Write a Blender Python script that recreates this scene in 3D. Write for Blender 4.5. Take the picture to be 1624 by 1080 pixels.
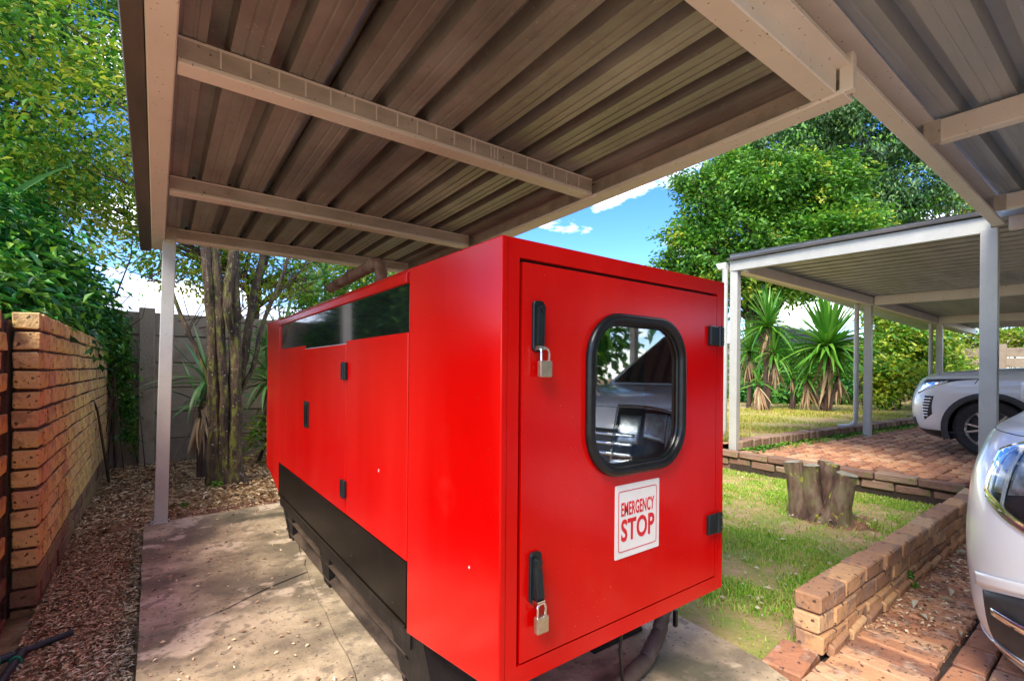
import bpy, bmesh, math, random
import numpy as np
from mathutils import Vector, Matrix, noise
R = math.radians
random.seed(7); rng = np.random.default_rng(7)
for o in list(bpy.data.objects): bpy.data.objects.remove(o)
S = bpy.context.scene
col = S.collection

# ------------------------------------------------------------------ camera
H = 1.2; TH = math.atan2(562, 757); ROLL = R(0.5)
fwd = Vector((math.sin(TH), math.cos(TH), 0)); right0 = Vector((math.cos(TH), -math.sin(TH), 0)); up0 = Vector((0, 0, 1))
rt = right0 * math.cos(ROLL) + up0 * math.sin(ROLL)
up = -right0 * math.sin(ROLL) + up0 * math.cos(ROLL)
cam = bpy.data.cameras.new('camera'); co = bpy.data.objects.new('camera', cam); col.objects.link(co)
co.matrix_world = Matrix(((rt.x, up.x, -fwd.x, 0), (rt.y, up.y, -fwd.y, 0), (rt.z, up.z, -fwd.z, H), (0, 0, 0, 1)))
cam.sensor_width = 36; cam.lens = 36 * 757 / 1624; cam.shift_y = 47.5 / 1624
cam.clip_start = 0.02; cam.clip_end = 600
S.camera = co

# ------------------------------------------------------------------ world, sun, exposure
SUN_EL = R(50); SUN_AZ = R(204)      # azimuth of the sun seen from the scene, counter-clockwise from +X
W = bpy.data.worlds.new('World'); S.world = W; W.use_nodes = True
wn = W.node_tree.nodes; wl = W.node_tree.links; wn.clear()
sky = wn.new('ShaderNodeTexSky'); sky.sky_type = 'NISHITA'; sky.sun_disc = False
sky.sun_elevation = SUN_EL; sky.sun_rotation = math.pi / 2 - SUN_AZ
sky.altitude = 1500; sky.air_density = 1.0; sky.dust_density = 0.3; sky.ozone_density = 2.5
tc = wn.new('ShaderNodeTexCoord')
mp = wn.new('ShaderNodeMapping'); mp.inputs['Scale'].default_value = (1, 1, 2.6); mp.inputs['Location'].default_value = (3.1, 1.7, 0.9)
nz = wn.new('ShaderNodeTexNoise'); nz.inputs['Scale'].default_value = 4.2; nz.inputs['Detail'].default_value = 7; nz.inputs['Roughness'].default_value = .58
rp = wn.new('ShaderNodeValToRGB'); rp.color_ramp.elements[0].position = .52; rp.color_ramp.elements[1].position = .66
mx = wn.new('ShaderNodeMixRGB'); mx.inputs[2].default_value = (5.7, 5.55, 5.15, 1)
gm = wn.new('ShaderNodeHueSaturation'); gm.inputs['Saturation'].default_value = 1.32; gm.inputs['Value'].default_value = .47; gm.inputs['Hue'].default_value = .515
bg = wn.new('ShaderNodeBackground'); bg.inputs[1].default_value = .15
wo = wn.new('ShaderNodeOutputWorld')
wl.new(tc.outputs['Generated'], mp.inputs[0]); wl.new(mp.outputs[0], nz.inputs[0]); wl.new(nz.outputs[0], rp.inputs[0])
wl.new(sky.outputs[0], gm.inputs['Color']); wl.new(gm.outputs[0], mx.inputs[1]); wl.new(rp.outputs[0], mx.inputs[0])
wl.new(mx.outputs[0], bg.inputs[0]); wl.new(bg.outputs[0], wo.inputs[0])
sl = bpy.data.lights.new('sun', 'SUN'); sl.energy = 1.1; sl.angle = R(26); sl.color = (1, .93, .8)
so = bpy.data.objects.new('sun', sl); col.objects.link(so)
sd = Vector((math.cos(SUN_EL) * math.cos(SUN_AZ), math.cos(SUN_EL) * math.sin(SUN_AZ), math.sin(SUN_EL)))
so.rotation_euler = sd.to_track_quat('Z', 'Y').to_euler()
S.view_settings.view_transform = 'Standard'; S.view_settings.look = 'None'; S.view_settings.gamma = 1
S.view_settings.use_curve_mapping = False; S.view_settings.exposure = 2.7
S.render.engine = 'CYCLES'
S.cycles.max_bounces = 10; S.cycles.diffuse_bounces = 6; S.cycles.transparent_max_bounces = 12

# ------------------------------------------------------------------ picture-to-place helper (only to look up where things stand)
def ray(px, py):
    u = (px - 812) / 757; v = -(py - 587.5) / 757
    c, s = math.cos(ROLL), math.sin(ROLL)
    r = u * c - v * s; q = u * s + v * c
    return Vector((r * math.cos(TH) + math.sin(TH), -r * math.sin(TH) + math.cos(TH), q))
C0 = Vector((0, 0, H))
def G(px, py, z=0.): d = ray(px, py); return C0 + d * ((z - H) / d.z)
def PX(px, py, X): d = ray(px, py); return C0 + d * (X / d.x)
def PY(px, py, Y): d = ray(px, py); return C0 + d * (Y / d.y)

# ------------------------------------------------------------------ materials
def mat(name, cols, scale=8., rough=.6, bump=0., bscale=None, metal=0., objrand=0., island=False, coat=0.,
        speck=None, stretch=(1, 1, 1), detail=5, trans=0., spec=.5, pos=None, rvar=0., big=None, coord='Object'):
    m = bpy.data.materials.new(name); m.use_nodes = True
    N = m.node_tree.nodes; L = m.node_tree.links; b = N['Principled BSDF']
    t = N.new('ShaderNodeTexCoord'); vec = t.outputs[coord]
    if objrand:
        oi = N.new('ShaderNodeObjectInfo'); ma = N.new('ShaderNodeVectorMath'); ma.operation = 'MULTIPLY_ADD'
        cx = N.new('ShaderNodeCombineXYZ')
        for i in range(3): L.new(oi.outputs['Random'], cx.inputs[i])
        ma.inputs[1].default_value = (37, 53, 71); L.new(cx.outputs[0], ma.inputs[0]); L.new(vec, ma.inputs[2]); vec = ma.outputs[0]
    mpn = N.new('ShaderNodeMapping'); mpn.inputs['Scale'].default_value = stretch; L.new(vec, mpn.inputs[0]); vec = mpn.outputs[0]
    nt = N.new('ShaderNodeTexNoise'); nt.inputs['Scale'].default_value = scale; nt.inputs['Detail'].default_value = detail
    nt.inputs['Roughness'].default_value = .62; L.new(vec, nt.inputs[0])
    fac = nt.outputs[0]
    if objrand or island:
        if island:
            g = N.new('ShaderNodeNewGeometry'); ro = g.outputs['Random Per Island']; w = island if isinstance(island, float) else .6
        else: ro = oi.outputs['Random']; w = objrand
        mm = N.new('ShaderNodeMix'); mm.inputs[0].default_value = w; L.new(fac, mm.inputs[2]); L.new(ro, mm.inputs[3]); fac = mm.outputs[0]
    r = N.new('ShaderNodeValToRGB'); e = r.color_ramp.elements
    n = len(cols)
    p0, p1 = pos if pos else ((.32, .68) if not (objrand or island) else (.15, .85))
    e[0].position = p0; e[0].color = (*cols[0], 1); e[1].position = p1; e[1].color = (*cols[-1], 1)
    for i in range(1, n - 1):
        x = e.new(p0 + (p1 - p0) * i / (n - 1)); x.color = (*cols[i], 1)
    L.new(fac, r.inputs[0]); c = r.outputs[0]
    def over(c, cc, sc, a0, a1, amt=1., st=None):
        v = t.outputs[coord]
        if st:
            q = N.new('ShaderNodeMapping'); q.inputs['Scale'].default_value = st; L.new(v, q.inputs[0]); v = q.outputs[0]
        n2 = N.new('ShaderNodeTexNoise'); n2.inputs['Scale'].default_value = sc; n2.inputs['Detail'].default_value = 4; L.new(v, n2.inputs[0])
        r2 = N.new('ShaderNodeValToRGB'); r2.color_ramp.elements[0].position = a0; r2.color_ramp.elements[1].position = a1
        r2.color_ramp.elements[1].color = (amt, amt, amt, 1); L.new(n2.outputs[0], r2.inputs[0])
        x = N.new('ShaderNodeMixRGB'); L.new(r2.outputs[0], x.inputs[0]); L.new(c, x.inputs[1]); x.inputs[2].default_value = (*cc, 1)
        return x.outputs[0]
    for q in (big or []): c = over(c, *q)
    if speck: c = over(c, *speck)
    L.new(c, b.inputs['Base Color'])
    b.inputs['Roughness'].default_value = rough; b.inputs['Metallic'].default_value = metal
    b.inputs['Coat Weight'].default_value = coat; b.inputs['Coat Roughness'].default_value = .08
    b.inputs['Specular IOR Level'].default_value = spec
    if trans:
        tr = N.new('ShaderNodeBsdfTranslucent'); L.new(c, tr.inputs[0]); ms = N.new('ShaderNodeMixShader'); ms.inputs[0].default_value = trans
        L.new(b.outputs[0], ms.inputs[1]); L.new(tr.outputs[0], ms.inputs[2]); L.new(ms.outputs[0], N['Material Output'].inputs[0])
    if rvar:
        mr = N.new('ShaderNodeMapRange'); mr.inputs[3].default_value = rough - rvar; mr.inputs[4].default_value = rough + rvar
        L.new(nt.outputs[0], mr.inputs[0]); L.new(mr.outputs[0], b.inputs['Roughness'])
    if bump:
        nb = N.new('ShaderNodeTexNoise'); nb.inputs['Scale'].default_value = bscale or scale * 4; nb.inputs['Detail'].default_value = 6
        L.new(vec, nb.inputs[0]); bp = N.new('ShaderNodeBump'); bp.inputs['Strength'].default_value = min(1, bump); bp.inputs['Distance'].default_value = .01 if bump <= 1 else .01 * bump
        L.new(nb.outputs[0], bp.inputs['Height']); L.new(bp.outputs[0], b.inputs['Normal'])
    return m
M = {}
M['red'] = mat('red_paint', [(.46, .0003, .0003), (.53, .0006, .0003)], 1.5, .2, .12, 2.2, coat=.0, spec=.26, speck=((.6, .35, .3), 170, .73, .76, .6), big=[((.60, .012, .008), 3, .45, .75, .7, (1, 1, .12)), ((.50, .03, .02), 7, .60, .85, .25)])
M['blackpaint'] = mat('black_gloss_paint', [(.006, .0045, .003), (.012, .009, .007)], 5, .3, .1, 3, spec=.1, speck=((.4, .38, .33), 90, .72, .74, .7))
M['blackframe'] = mat('black_steel', [(.006, .005, .005), (.02, .015, .012)], 9, .5, .3, spec=.2)
M['rail'] = mat('dusty_steel_rail', [(.03, .021, .015), (.13, .088, .06)], 9, .6, .4, stretch=(1, .3, 1), spec=.2)
M['plastic'] = mat('black_plastic', [(.004, .008, .009), (.010, .016, .017)], 20, .35, .1, spec=.35)
M['rubber'] = mat('black_rubber', [(.004, .005, .006), (.010, .011, .012)], 20, .28, .1, spec=.35)
M['darkglass'] = mat('smoked_acrylic', [(.004, .005, .005), (.008, .009, .009)], 3, .05, 0, coat=.6, speck=((.3, .3, .3), 80, .735, .75, .6))
M['brass'] = mat('padlock_metal', [(.42, .36, .26), (.55, .48, .36)], 60, .33, .15, metal=.9)
M['steel'] = mat('shackle_steel', [(.6, .6, .6), (.75, .75, .75)], 30, .22, 0, metal=1)
M['sign'] = mat('sign_white', [(.62, .6, .56), (.68, .66, .63)], 12, .5, 0)
M['signred'] = mat('sign_red', [(.5, .01, .015), (.55, .012, .018)], 30, .5, 0)
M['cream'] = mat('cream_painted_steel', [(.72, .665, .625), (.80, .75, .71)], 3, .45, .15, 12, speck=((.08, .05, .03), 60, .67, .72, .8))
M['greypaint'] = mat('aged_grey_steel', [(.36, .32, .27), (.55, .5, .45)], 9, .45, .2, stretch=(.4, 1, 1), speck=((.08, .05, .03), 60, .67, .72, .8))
M['white'] = mat('white_painted_steel', [(.44, .43, .38), (.51, .50, .44)], 5, .42, .12, 14, speck=((.2, .17, .14), 45, .68, .74, .6))
M['roofbrown'] = mat('weathered_roof_sheet', [(.21, .195, .19), (.31, .29, .285), (.43, .41, .405)], 2.2, .38, .3, 30, metal=.3, stretch=(1, .6, 1), detail=4,
                     big=[((.13, .10, .085), 1.6, .56, .72, .6, (1, .7, 1)), ((.2, .17, .15), 26, .62, .7, .35)], speck=((.62, .58, .54), 70, .69, .72, .7), rvar=.1)
M['roofgrey'] = mat('grey_roof_sheet', [(.34, .37, .41), (.46, .49, .53)], 3, .38, .1, metal=.3, stretch=(.15, 1, 1), speck=((.2, .17, .13), 40, .7, .74, .5), big=[((.25, .26, .28), 5, .55, .7, .5, (.2, 1, 1))])
M['flash'] = mat('dark_flashing', [(.05, .045, .04), (.12, .1, .09)], 5, .5, .1, stretch=(1, .2, 1))
M['slab'] = mat('old_concrete', [(.20, .15, .088), (.38, .285, .17), (.56, .425, .265)], 2.2, .85, .6, 26, detail=12, pos=(.38, .62),
                big=[((.12, .09, .06), 1.9, .49, .60, .68), ((.70, .53, .36), 3.1, .56, .61, .75), ((.06, .055, .025), 1.3, .60, .66, .8), ((.16, .12, .08), 14, .55, .62, .6)], speck=((.06, .04, .03), 60, .64, .67, .9))
M['crack'] = mat('dark_soil', [(.03, .02, .014), (.06, .04, .028)], 20, .95, .5)
M['soil'] = mat('brown_soil', [(.13, .07, .03), (.32, .20, .09), (.50, .36, .18)], 7, .95, 1.5, 30, detail=9, big=[((.12, .13, .03), 2.3, .58, .68, .7)])
M['redsoil'] = mat('red_soil', [(.15, .06, .03), (.34, .16, .09)], 9, .95, 1, 30)
M['lawnsoil'] = mat('lawn_soil', [(.17, .27, .03), (.33, .27, .08), (.5, .31, .17)], 3.4, .95, 1, 40, detail=8)
M['backlawn'] = mat('dry_lawn', [(.28, .30, .05), (.42, .34, .11), (.45, .22, .12)], 1.6, .95, 1, 60, detail=8)
M['grass'] = mat('grass_blade', [(.11, .34, .02), (.28, .54, .04), (.5, .6, .09), (.62, .48, .2)], 2.5, .6, island=.55, trans=.35, coord='Object')
M['grassback'] = mat('dry_grass_blade', [(.25, .36, .03), (.5, .48, .08), (.6, .42, .16)], 2, .6, island=.55, trans=.35)
M['litter'] = mat('bark_litter', [(.15, .07, .03), (.46, .27, .13), (.70, .48, .26), (.82, .66, .42)], 5, .85, island=.8)
M['paleleaf'] = mat('fallen_pale_leaf', [(.45, .36, .2), (.6, .52, .36)], 5, .7, island=.6)
M['bark'] = mat('mossy_bark', [(.016, .010, .006), (.065, .038, .02), (.15, .095, .052)], 13, .9, 2, 30, stretch=(1, 1, .25), detail=12, big=[((.17, .18, .02), 22, .52, .64, .7, (1, 1, .4))], speck=((.5, .46, .34), 46, .65, .69, .8))
M['darkbark'] = mat('dark_bark', [(.035, .02, .015), (.12, .07, .045)], 12, .9, 1.2, 30, stretch=(1, 1, .3))
M['stump'] = mat('stump_bark', [(.045, .02, .014), (.15, .085, .055), (.28, .22, .14)], 12, .85, 2, 26, stretch=(1, 1, .3), detail=12, big=[((.20, .21, .07), 7, .46, .66, .7), ((.5, .5, .04), 11, .62, .68, .8)])
M['cut'] = mat('weathered_cut_wood', [(.2, .18, .12), (.38, .34, .25)], 14, .85, .8, 40, big=[((.14, .2, .05), 9, .6, .7, .6)])
M['brick'] = mat('yellow_face_brick', [(.46, .24, .09), (.68, .40, .16), (.72, .48, .18), (.62, .33, .15), (.30, .16, .08)], 9, .85, 1, 40, objrand=.62, pos=(.05, .98), speck=((.05, .025, .015), 38, .63, .655, .95), big=[((.62, .52, .05), 3.5, .52, .66, .55), ((.25, .13, .06), 12, .56, .64, .6)])
M['brickdirty'] = mat('damp_face_brick', [(.12, .06, .035), (.25, .14, .075), (.2, .2, .05)], 9, .9, 1, 40, objrand=.4, speck=((.04, .02, .012), 30, .66, .7, .9))
M['mortar'] = mat('dark_mortar', [(.045, .028, .018), (.1, .065, .045)], 20, .95, 1)
M['paver'] = mat('worn_paver', [(.20, .10, .065), (.44, .185, .09), (.60, .29, .14), (.60, .38, .22)], 8, .85, .8, 36, objrand=.6, pos=(.1, .9), speck=((.07, .04, .03), 44, .62, .65, .9), big=[((.2, .11, .075), 9, .54, .62, .65), ((.62, .46, .32), 13, .6, .68, .5)])
M['lwbrick'] = mat('garden_wall_brick', [(.27, .15, .09), (.46, .23, .105), (.63, .34, .145), (.60, .41, .22)], 8, .85, .9, 36, objrand=.65, pos=(.1, .9), speck=((.05, .03, .02), 34, .62, .65, .9), big=[((.24, .15, .10), 10, .54, .62, .65), ((.66, .46, .28), 7, .6, .7, .5)])
M['edgebrick'] = mat('old_edging_brick', [(.15, .08, .06), (.27, .15, .10), (.33, .24, .16)], 8, .9, 1, 36, objrand=.5, pos=(.1, .9), big=[((.13, .16, .03), 7, .58, .66, .6)])
M['precast'] = mat('precast_concrete', [(.17, .125, .08), (.32, .24, .155), (.42, .32, .21)], 4, .9, .7, 40, objrand=.35, pos=(.15, .85), big=[((.09, .06, .045), 3, .55, .7, .5)])
M['ivy'] = mat('dark_green_leaf', [(.004, .035, .008), (.015, .13, .018), (.05, .27, .03), (.22, .45, .05)], 1.6, .32, island=.6, trans=.25)
M['leafmid'] = mat('mid_green_leaf', [(.012, .06, .008), (.06, .22, .015), (.16, .38, .025), (.34, .5, .05)], 1.2, .5, island=.4, trans=.35)
M['leafyellow'] = mat('yellow_green_leaf', [(.10, .2, .01), (.28, .4, .02), (.5, .55, .05), (.62, .58, .10)], .9, .45, island=.5, trans=.45)
M['leafbig'] = mat('tree_leaf_green', [(.008, .04, .01), (.04, .16, .015), (.14, .32, .02), (.36, .52, .05)], .45, .5, island=.28, trans=.25, pos=(.2, .8))
M['leafgrey'] = mat('tree_leaf_grey_green', [(.015, .06, .02), (.05, .16, .05), (.16, .29, .10), (.34, .44, .2)], .5, .4, island=.5, trans=.25)
M['leafdry'] = mat('olive_brown_leaf', [(.06, .05, .02), (.2, .17, .06), (.38, .33, .14)], .7, .5, island=.6, trans=.3)
M['yucca'] = mat('yucca_green', [(.03, .14, .01), (.09, .28, .02), (.22, .42, .05)], 3, .38, objrand=.6, trans=.25, pos=(.1, .9))
M['strap'] = mat('strap_leaf_green', [(.03, .13, .04), (.12, .3, .08), (.35, .5, .2)], 3, .38, objrand=.6, trans=.25, pos=(.1, .9))
M['deadleaf'] = mat('dead_strap_leaf', [(.22, .12, .06), (.42, .27, .14), (.58, .42, .25)], 5, .8, objrand=.6, pos=(.1, .9))
M['carwhite'] = mat('white_car_paint', [(.66, .66, .64), (.7, .7, .68)], 2, .28, 0, coat=.8)
M['cartrim'] = mat('car_black_trim', [(.015, .016, .018), (.03, .031, .034)], 20, .5, .1)
M['chrome'] = mat('chrome', [(.75, .75, .76), (.85, .85, .86)], 3, .08, 0, metal=1)
M['tyre'] = mat('tyre_rubber', [(.012, .012, .013), (.03, .03, .03)], 20, .75, .3)
M['rimsilver'] = mat('machined_rim', [(.5, .5, .5), (.65, .65, .65)], 8, .25, 0, metal=.8)
M['hose'] = mat('black_pipe', [(.012, .02, .03), (.03, .04, .05)], 9, .4, .1)
M['greenring'] = mat('green_ring', [(.01, .22, .12), (.02, .3, .16)], 9, .5, 0)
M['rust'] = mat('rusty_pipe', [(.09, .04, .025), (.22, .11, .07), (.3, .2, .15)], 9, .8, .8)
M['conduit'] = mat('dusty_conduit', [(.03, .022, .018), (.09, .06, .045)], 9, .7, .5)
M['housewall'] = mat('pale_house_wall', [(.6, .6, .58), (.7, .7, .68)], 2, .7, 0)
M['houseroof'] = mat('pale_house_roof', [(.6, .66, .7), (.72, .76, .78)], 3, .5, 0)
M['darkroof'] = mat('dark_house_roof', [(.05, .05, .05), (.1, .1, .095)], 4, .7, .3)
def glass(name, tint=(1, 1, 1), rough=0.0):
    m = bpy.data.materials.new(name); m.use_nodes = True; b = m.node_tree.nodes['Principled BSDF']
    b.inputs['Base Color'].default_value = (*tint, 1); b.inputs['Transmission Weight'].default_value = 1; b.inputs['Roughness'].default_value = rough; b.inputs['IOR'].default_value = 1.5
    return m
M['glass'] = glass('clear_glass', (.92, .96, .97))
M['winglass'] = glass('window_glass', (.75, .8, .8)); M['winglass'].node_tree.nodes['Principled BSDF'].inputs['IOR'].default_value = 2.6; M['winglass'].node_tree.nodes['Principled BSDF'].inputs['Roughness'].default_value = .015
M['reflector'] = mat('lamp_reflector', [(.35, .37, .4), (.9, .92, .95)], 30, .3, 0, metal=.7)
M['lens'] = glass('lamp_lens', (.8, .85, .86)); M['lens'].node_tree.nodes['Principled BSDF'].inputs['IOR'].default_value = 1.22
M['carglass'] = mat('car_window', [(.01, .012, .014), (.015, .018, .02)], 3, .04, 0, coat=.5)

# ------------------------------------------------------------------ mesh helpers
def tag(o, label=None, cat=None, group=None, kind=None):
    if label: o['label'] = label
    if cat: o['category'] = cat
    if group: o['group'] = group
    if kind: o['kind'] = kind
    return o
def link(name, me, m, parent=None):
    o = bpy.data.objects.new(name, me); col.objects.link(o)
    if m is not None and not me.materials: me.materials.append(m)
    if parent is not None:
        o.parent = parent; o.matrix_parent_inverse = parent.matrix_basis.inverted()
    return o
def empty(name, loc=(0, 0, 0), rz=0, **k):
    o = bpy.data.objects.new(name, None); o.empty_display_size = .1; col.objects.link(o)
    o.location = loc; o.rotation_euler = (0, 0, rz); tag(o, **k); return o
def copy_tree(o, parent=None):
    c = o.copy(); col.objects.link(c)
    if parent is not None: c.parent = parent
    for ch in list(o.children): copy_tree(ch, c)
    return c
class MB:
    def __init__(s): s.v = []; s.f = []
    def add(s, vs, fs):
        n = len(s.v); s.v += [tuple(v) for v in vs]; s.f += [tuple(i + n for i in f) for f in fs]; return s
    def hexa(s, p):   # 8 corners: bottom 4 (ccw seen from above), top 4
        return s.add(p, [(3, 2, 1, 0), (4, 5, 6, 7), (0, 1, 5, 4), (1, 2, 6, 5), (2, 3, 7, 6), (3, 0, 4, 7)])
    def box(s, x0, x1, y0, y1, z0, z1):
        return s.hexa([(x0, y0, z0), (x1, y0, z0), (x1, y1, z0), (x0, y1, z0), (x0, y0, z1), (x1, y0, z1), (x1, y1, z1), (x0, y1, z1)])
    def bar(s, a, b, w, h, up=(0, 0, 1)):      # bar whose axis runs a-b; w sideways, h along up
        a = Vector(a); b = Vector(b); d = (b - a).normalized(); u = Vector(up); sdir = d.cross(u).normalized(); u = sdir.cross(d).normalized()
        p = []
        for q in (-h / 2, h / 2):
            for e, k in ((a, -1), (a, 1), (b, 1), (b, -1)):
                p.append(e + sdir * (w / 2 * k) + u * q)
        return s.hexa(p)
    def tube(s, pts, rad, n=12, cap=True, nz=0, seed=0):
        pts = [Vector(p) for p in pts]
        if not hasattr(rad, '__len__'): rad = [rad] * len(pts)
        base = len(s.v); m = len(pts); ref = Vector((0.31, .17, .93)).normalized()
        for i, p in enumerate(pts):
            d = (pts[min(i + 1, m - 1)] - pts[max(i - 1, 0)]).normalized()
            if abs(d.dot(ref)) > .95: ref = Vector((1, 0, 0))
            a = d.cross(ref).normalized(); b = d.cross(a); ref = -(a.cross(d)) if False else ref
            for k in range(n):
                t = 2 * math.pi * k / n; r = rad[i]
                if nz: r *= 1 + nz * noise.noise(Vector((math.cos(t) * 1.7 + seed, math.sin(t) * 1.7, p.z * 2.4 + seed * 3 + p.x)))
                s.v.append(tuple(p + (a * math.cos(t) + b * math.sin(t)) * r))
        for i in range(m - 1):
            for k in range(n):
                k2 = (k + 1) % n
                s.f.append((base + i * n + k, base + i * n + k2, base + (i + 1) * n + k2, base + (i + 1) * n + k))
        if cap:
            s.f.append(tuple(base + k for k in range(n))[::-1]); s.f.append(tuple(base + (m - 1) * n + k for k in range(n)))
        return s
    def prism(s, poly, axis, a, b):           # poly of 2D points, extruded along axis from a to b
        n = len(poly)
        def P(u, v, w): return {'x': (w, u, v), 'y': (u, w, v), 'z': (u, v, w)}[axis]
        return s.add([P(u, v, a) for u, v in poly] + [P(u, v, b) for u, v in poly],
                     [tuple(range(n))[::-1], tuple(range(n, 2 * n))] + [(i, (i + 1) % n, n + (i + 1) % n, n + i) for i in range(n)])
    def mesh(s, name, bevel=0, seg=1, smooth=False):
        me = bpy.data.meshes.new(name); me.from_pydata(s.v, [], s.f)
        bm = bmesh.new(); bm.from_mesh(me); bmesh.ops.recalc_face_normals(bm, faces=bm.faces)
        if bevel: bmesh.ops.bevel(bm, geom=[e for e in bm.edges if e.calc_face_angle(0) > .6], offset=bevel, segments=seg, profile=.6, affect='EDGES', clamp_overlap=True)
        bm.to_mesh(me); bm.free()
        if smooth:
            for p in me.polygons: p.use_smooth = True
            try: me.set_sharp_from_angle(angle=R(40))
            except Exception: pass
        return me
    def build(s, name, m, parent=None, bevel=0, seg=1, smooth=False, **k):
        return tag(link(name, s.mesh(name, bevel, seg, smooth), m, parent), **k)
def sheet_mesh(name, fn, nu, nv, thick=0):
    vs = []; fs = []
    for j in range(nv + 1):
        for i in range(nu + 1): vs.append(fn(i / nu, j / nv))
    for j in range(nv):
        for i in range(nu):
            a = j * (nu + 1) + i; fs.append((a, a + 1, a + nu + 2, a + nu + 1))
    me = bpy.data.meshes.new(name); me.from_pydata([tuple(v) for v in vs], [], fs)
    for p in me.polygons: p.use_smooth = True
    return me
def np_mesh(name, V, F):
    me = bpy.data.meshes.new(name); V = np.asarray(V, dtype=np.float32); F = np.asarray(F, dtype=np.int32)
    me.vertices.add(len(V)); me.vertices.foreach_set('co', V.ravel())
    k = F.shape[1]; me.loops.add(F.size); me.loops.foreach_set('vertex_index', F.ravel())
    me.polygons.add(len(F)); me.polygons.foreach_set('loop_start', np.arange(0, F.size, k, dtype=np.int32))
    try: me.polygons.foreach_set('loop_total', np.full(len(F), k, dtype=np.int32))
    except Exception: pass
    me.update(calc_edges=True); return me

# leaves: folded rhombus per leaf (2 triangles), positions P, size s, aspect a
def leaves(name, P, size, aspect=.45, droop=.3, horizontal=.5, jitter=.4, out=None):
    n = len(P); P = np.asarray(P)
    d = rng.normal(size=(n, 3)); 
    if out is not None: d = d * .7 + out * .9
    d[:, 2] = d[:, 2] * (1 - horizontal) - droop; d /= np.linalg.norm(d, axis=1)[:, None] + 1e-9
    u = rng.normal(size=(n, 3)); u[:, 2] = abs(u[:, 2]) + .9; 
    w = np.cross(d, u); w /= np.linalg.norm(w, axis=1)[:, None] + 1e-9; nn = np.cross(w, d)
    s = size * (1 + jitter * rng.uniform(-1, 1, n))[:, None]
    a = P - d * s * .5; b = P + d * s * .5 - nn * s * .12; mid = P + nn * s * .06
    l = mid + w * s * aspect * .5 + nn * s * .08; r = mid - w * s * aspect * .5 + nn * s * .08
    V = np.stack([a, l, b, r], 1).reshape(-1, 3); i = np.arange(n)[:, None] * 4
    F = np.concatenate([i + np.array([[0, 1, 2]]), i + np.array([[0, 2, 3]])], 1).reshape(-1, 3)
    return np_mesh(name, V, F)
# clumpy positions in a list of ellipsoids (cx,cy,cz,rx,ry,rz)
def cloud(blobs, n, clump=.25, per=26, shell=.5):
    vol = np.array([b[3] * b[4] * b[5] for b in blobs]) ** .75; vol /= vol.sum(); out = []; dirs = []
    nc = max(1, n // per); idx = rng.choice(len(blobs), nc, p=vol)
    B = np.array(blobs)[idx]
    d = rng.normal(size=(nc, 3)); d /= np.linalg.norm(d, axis=1)[:, None]
    rad = (shell + (1 - shell) * rng.uniform(0, 1, nc))[:, None]
    c = B[:, :3] + d * rad * B[:, 3:6]
    P = np.repeat(c, per, 0) + rng.normal(size=(nc * per, 3)) * clump * np.array([1, 1, .6])
    return P, np.repeat(d, per, 0)

# ------------------------------------------------------------------ setting: ground sheets
def ground_fn(u, v):
    x = -60 + 160 * u; y = -60 + 160 * v
    return (x, y, -.22)
link('ground', sheet_mesh('ground', ground_fn, 8, 8), M['soil']); tag(bpy.data.objects['ground'], kind='structure')
def n3(x, y, s): return noise.noise(Vector((x * s, y * s, 3.1)))
o = link('soil_bed', sheet_mesh('soil_bed', lambda u, v: (-2.6 + 5.4 * u, 1.2 + 7.4 * v, -.10 + .035 * n3(u * 5, v * 7, 1.4) + .02 * n3(u * 5, v * 7, 5) - .05 * max(0, 1 - (v * 7.4) / 3)), 120, 160), M['soil']); tag(o, kind='structure')
o = link('lawn', sheet_mesh('lawn', lambda u, v: (2.0 + 3.86 * u, .93 + 7.6 * v, -.035 + .02 * n3(u * 4, v * 8, 1.2) + .008 * n3(u * 4, v * 8, 6)), 90, 160), M['lawnsoil']); tag(o, kind='structure')
o = link('back_lawn', sheet_mesh('back_lawn', lambda u, v: (5.95 + 30 * u, 3.34 + 22 * v, .265 + .02 * n3(u * 30, v * 22, .6) + .0 * v), 90, 60), M['backlawn']); tag(o, kind='structure')
MB().box(5.86, 40, -22, 3.22, -.3, .165).build('terrace_bed', M['crack'], kind='structure')
MB().box(1.2, 5.86, -22, .845, -.3, -.032).build('driveway_bed', M['crack'], kind='structure')

# concrete slab in three pieces split along its cracks
slab = empty('concrete_slab', (0, 0, 0), kind='structure')
def jag(pts, amp=.012, step=.09):
    out = [pts[0]]
    for a, b in zip(pts, pts[1:]):
        n = max(1, int((Vector(b) - Vector(a)).length / step))
        for i in range(1, n + 1):
            t = i / n; q = Vector(a).lerp(Vector(b), t)
            if i < n: q += Vector((random.uniform(-amp, amp), random.uniform(-amp, amp)))
            out.append((q.x, q.y))
    return out
crackA = jag([(-.06, 2.66), (.2, 2.72), (.45, 2.86), (.72, 2.98)], .014)      # across the slab
crackB = jag([(.72, 3.0), (.72, 2.98), (.66, 2.3), (.60, 1.6), (.66, .9), (.7, -3)], .012, .12)
crackC = jag([(.72, 2.98), (.80, 3.6), (.86, 4.62)], .01)
def shrink(poly, g=.004):
    c = Vector((sum(p[0] for p in poly) / len(poly), sum(p[1] for p in poly) / len(poly)))
    return [tuple(Vector(p) + (c - Vector(p)).normalized() * g) for p in poly]
left_back = jag([(-.075, 4.6), (-.06, 2.66)], .006, .2)
back_edge = jag([(.86, 4.66), (-.075, 4.6)], .012, .1)
polyA = left_back[:-1] + crackA[:-1] + crackC[:-1] + back_edge
polyB = [(-.03, -3)] + jag([(-.03, -3), (-.06, 2.66)], .004, .3)[1:] + crackA[1:-1] + crackB[1:]
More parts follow.
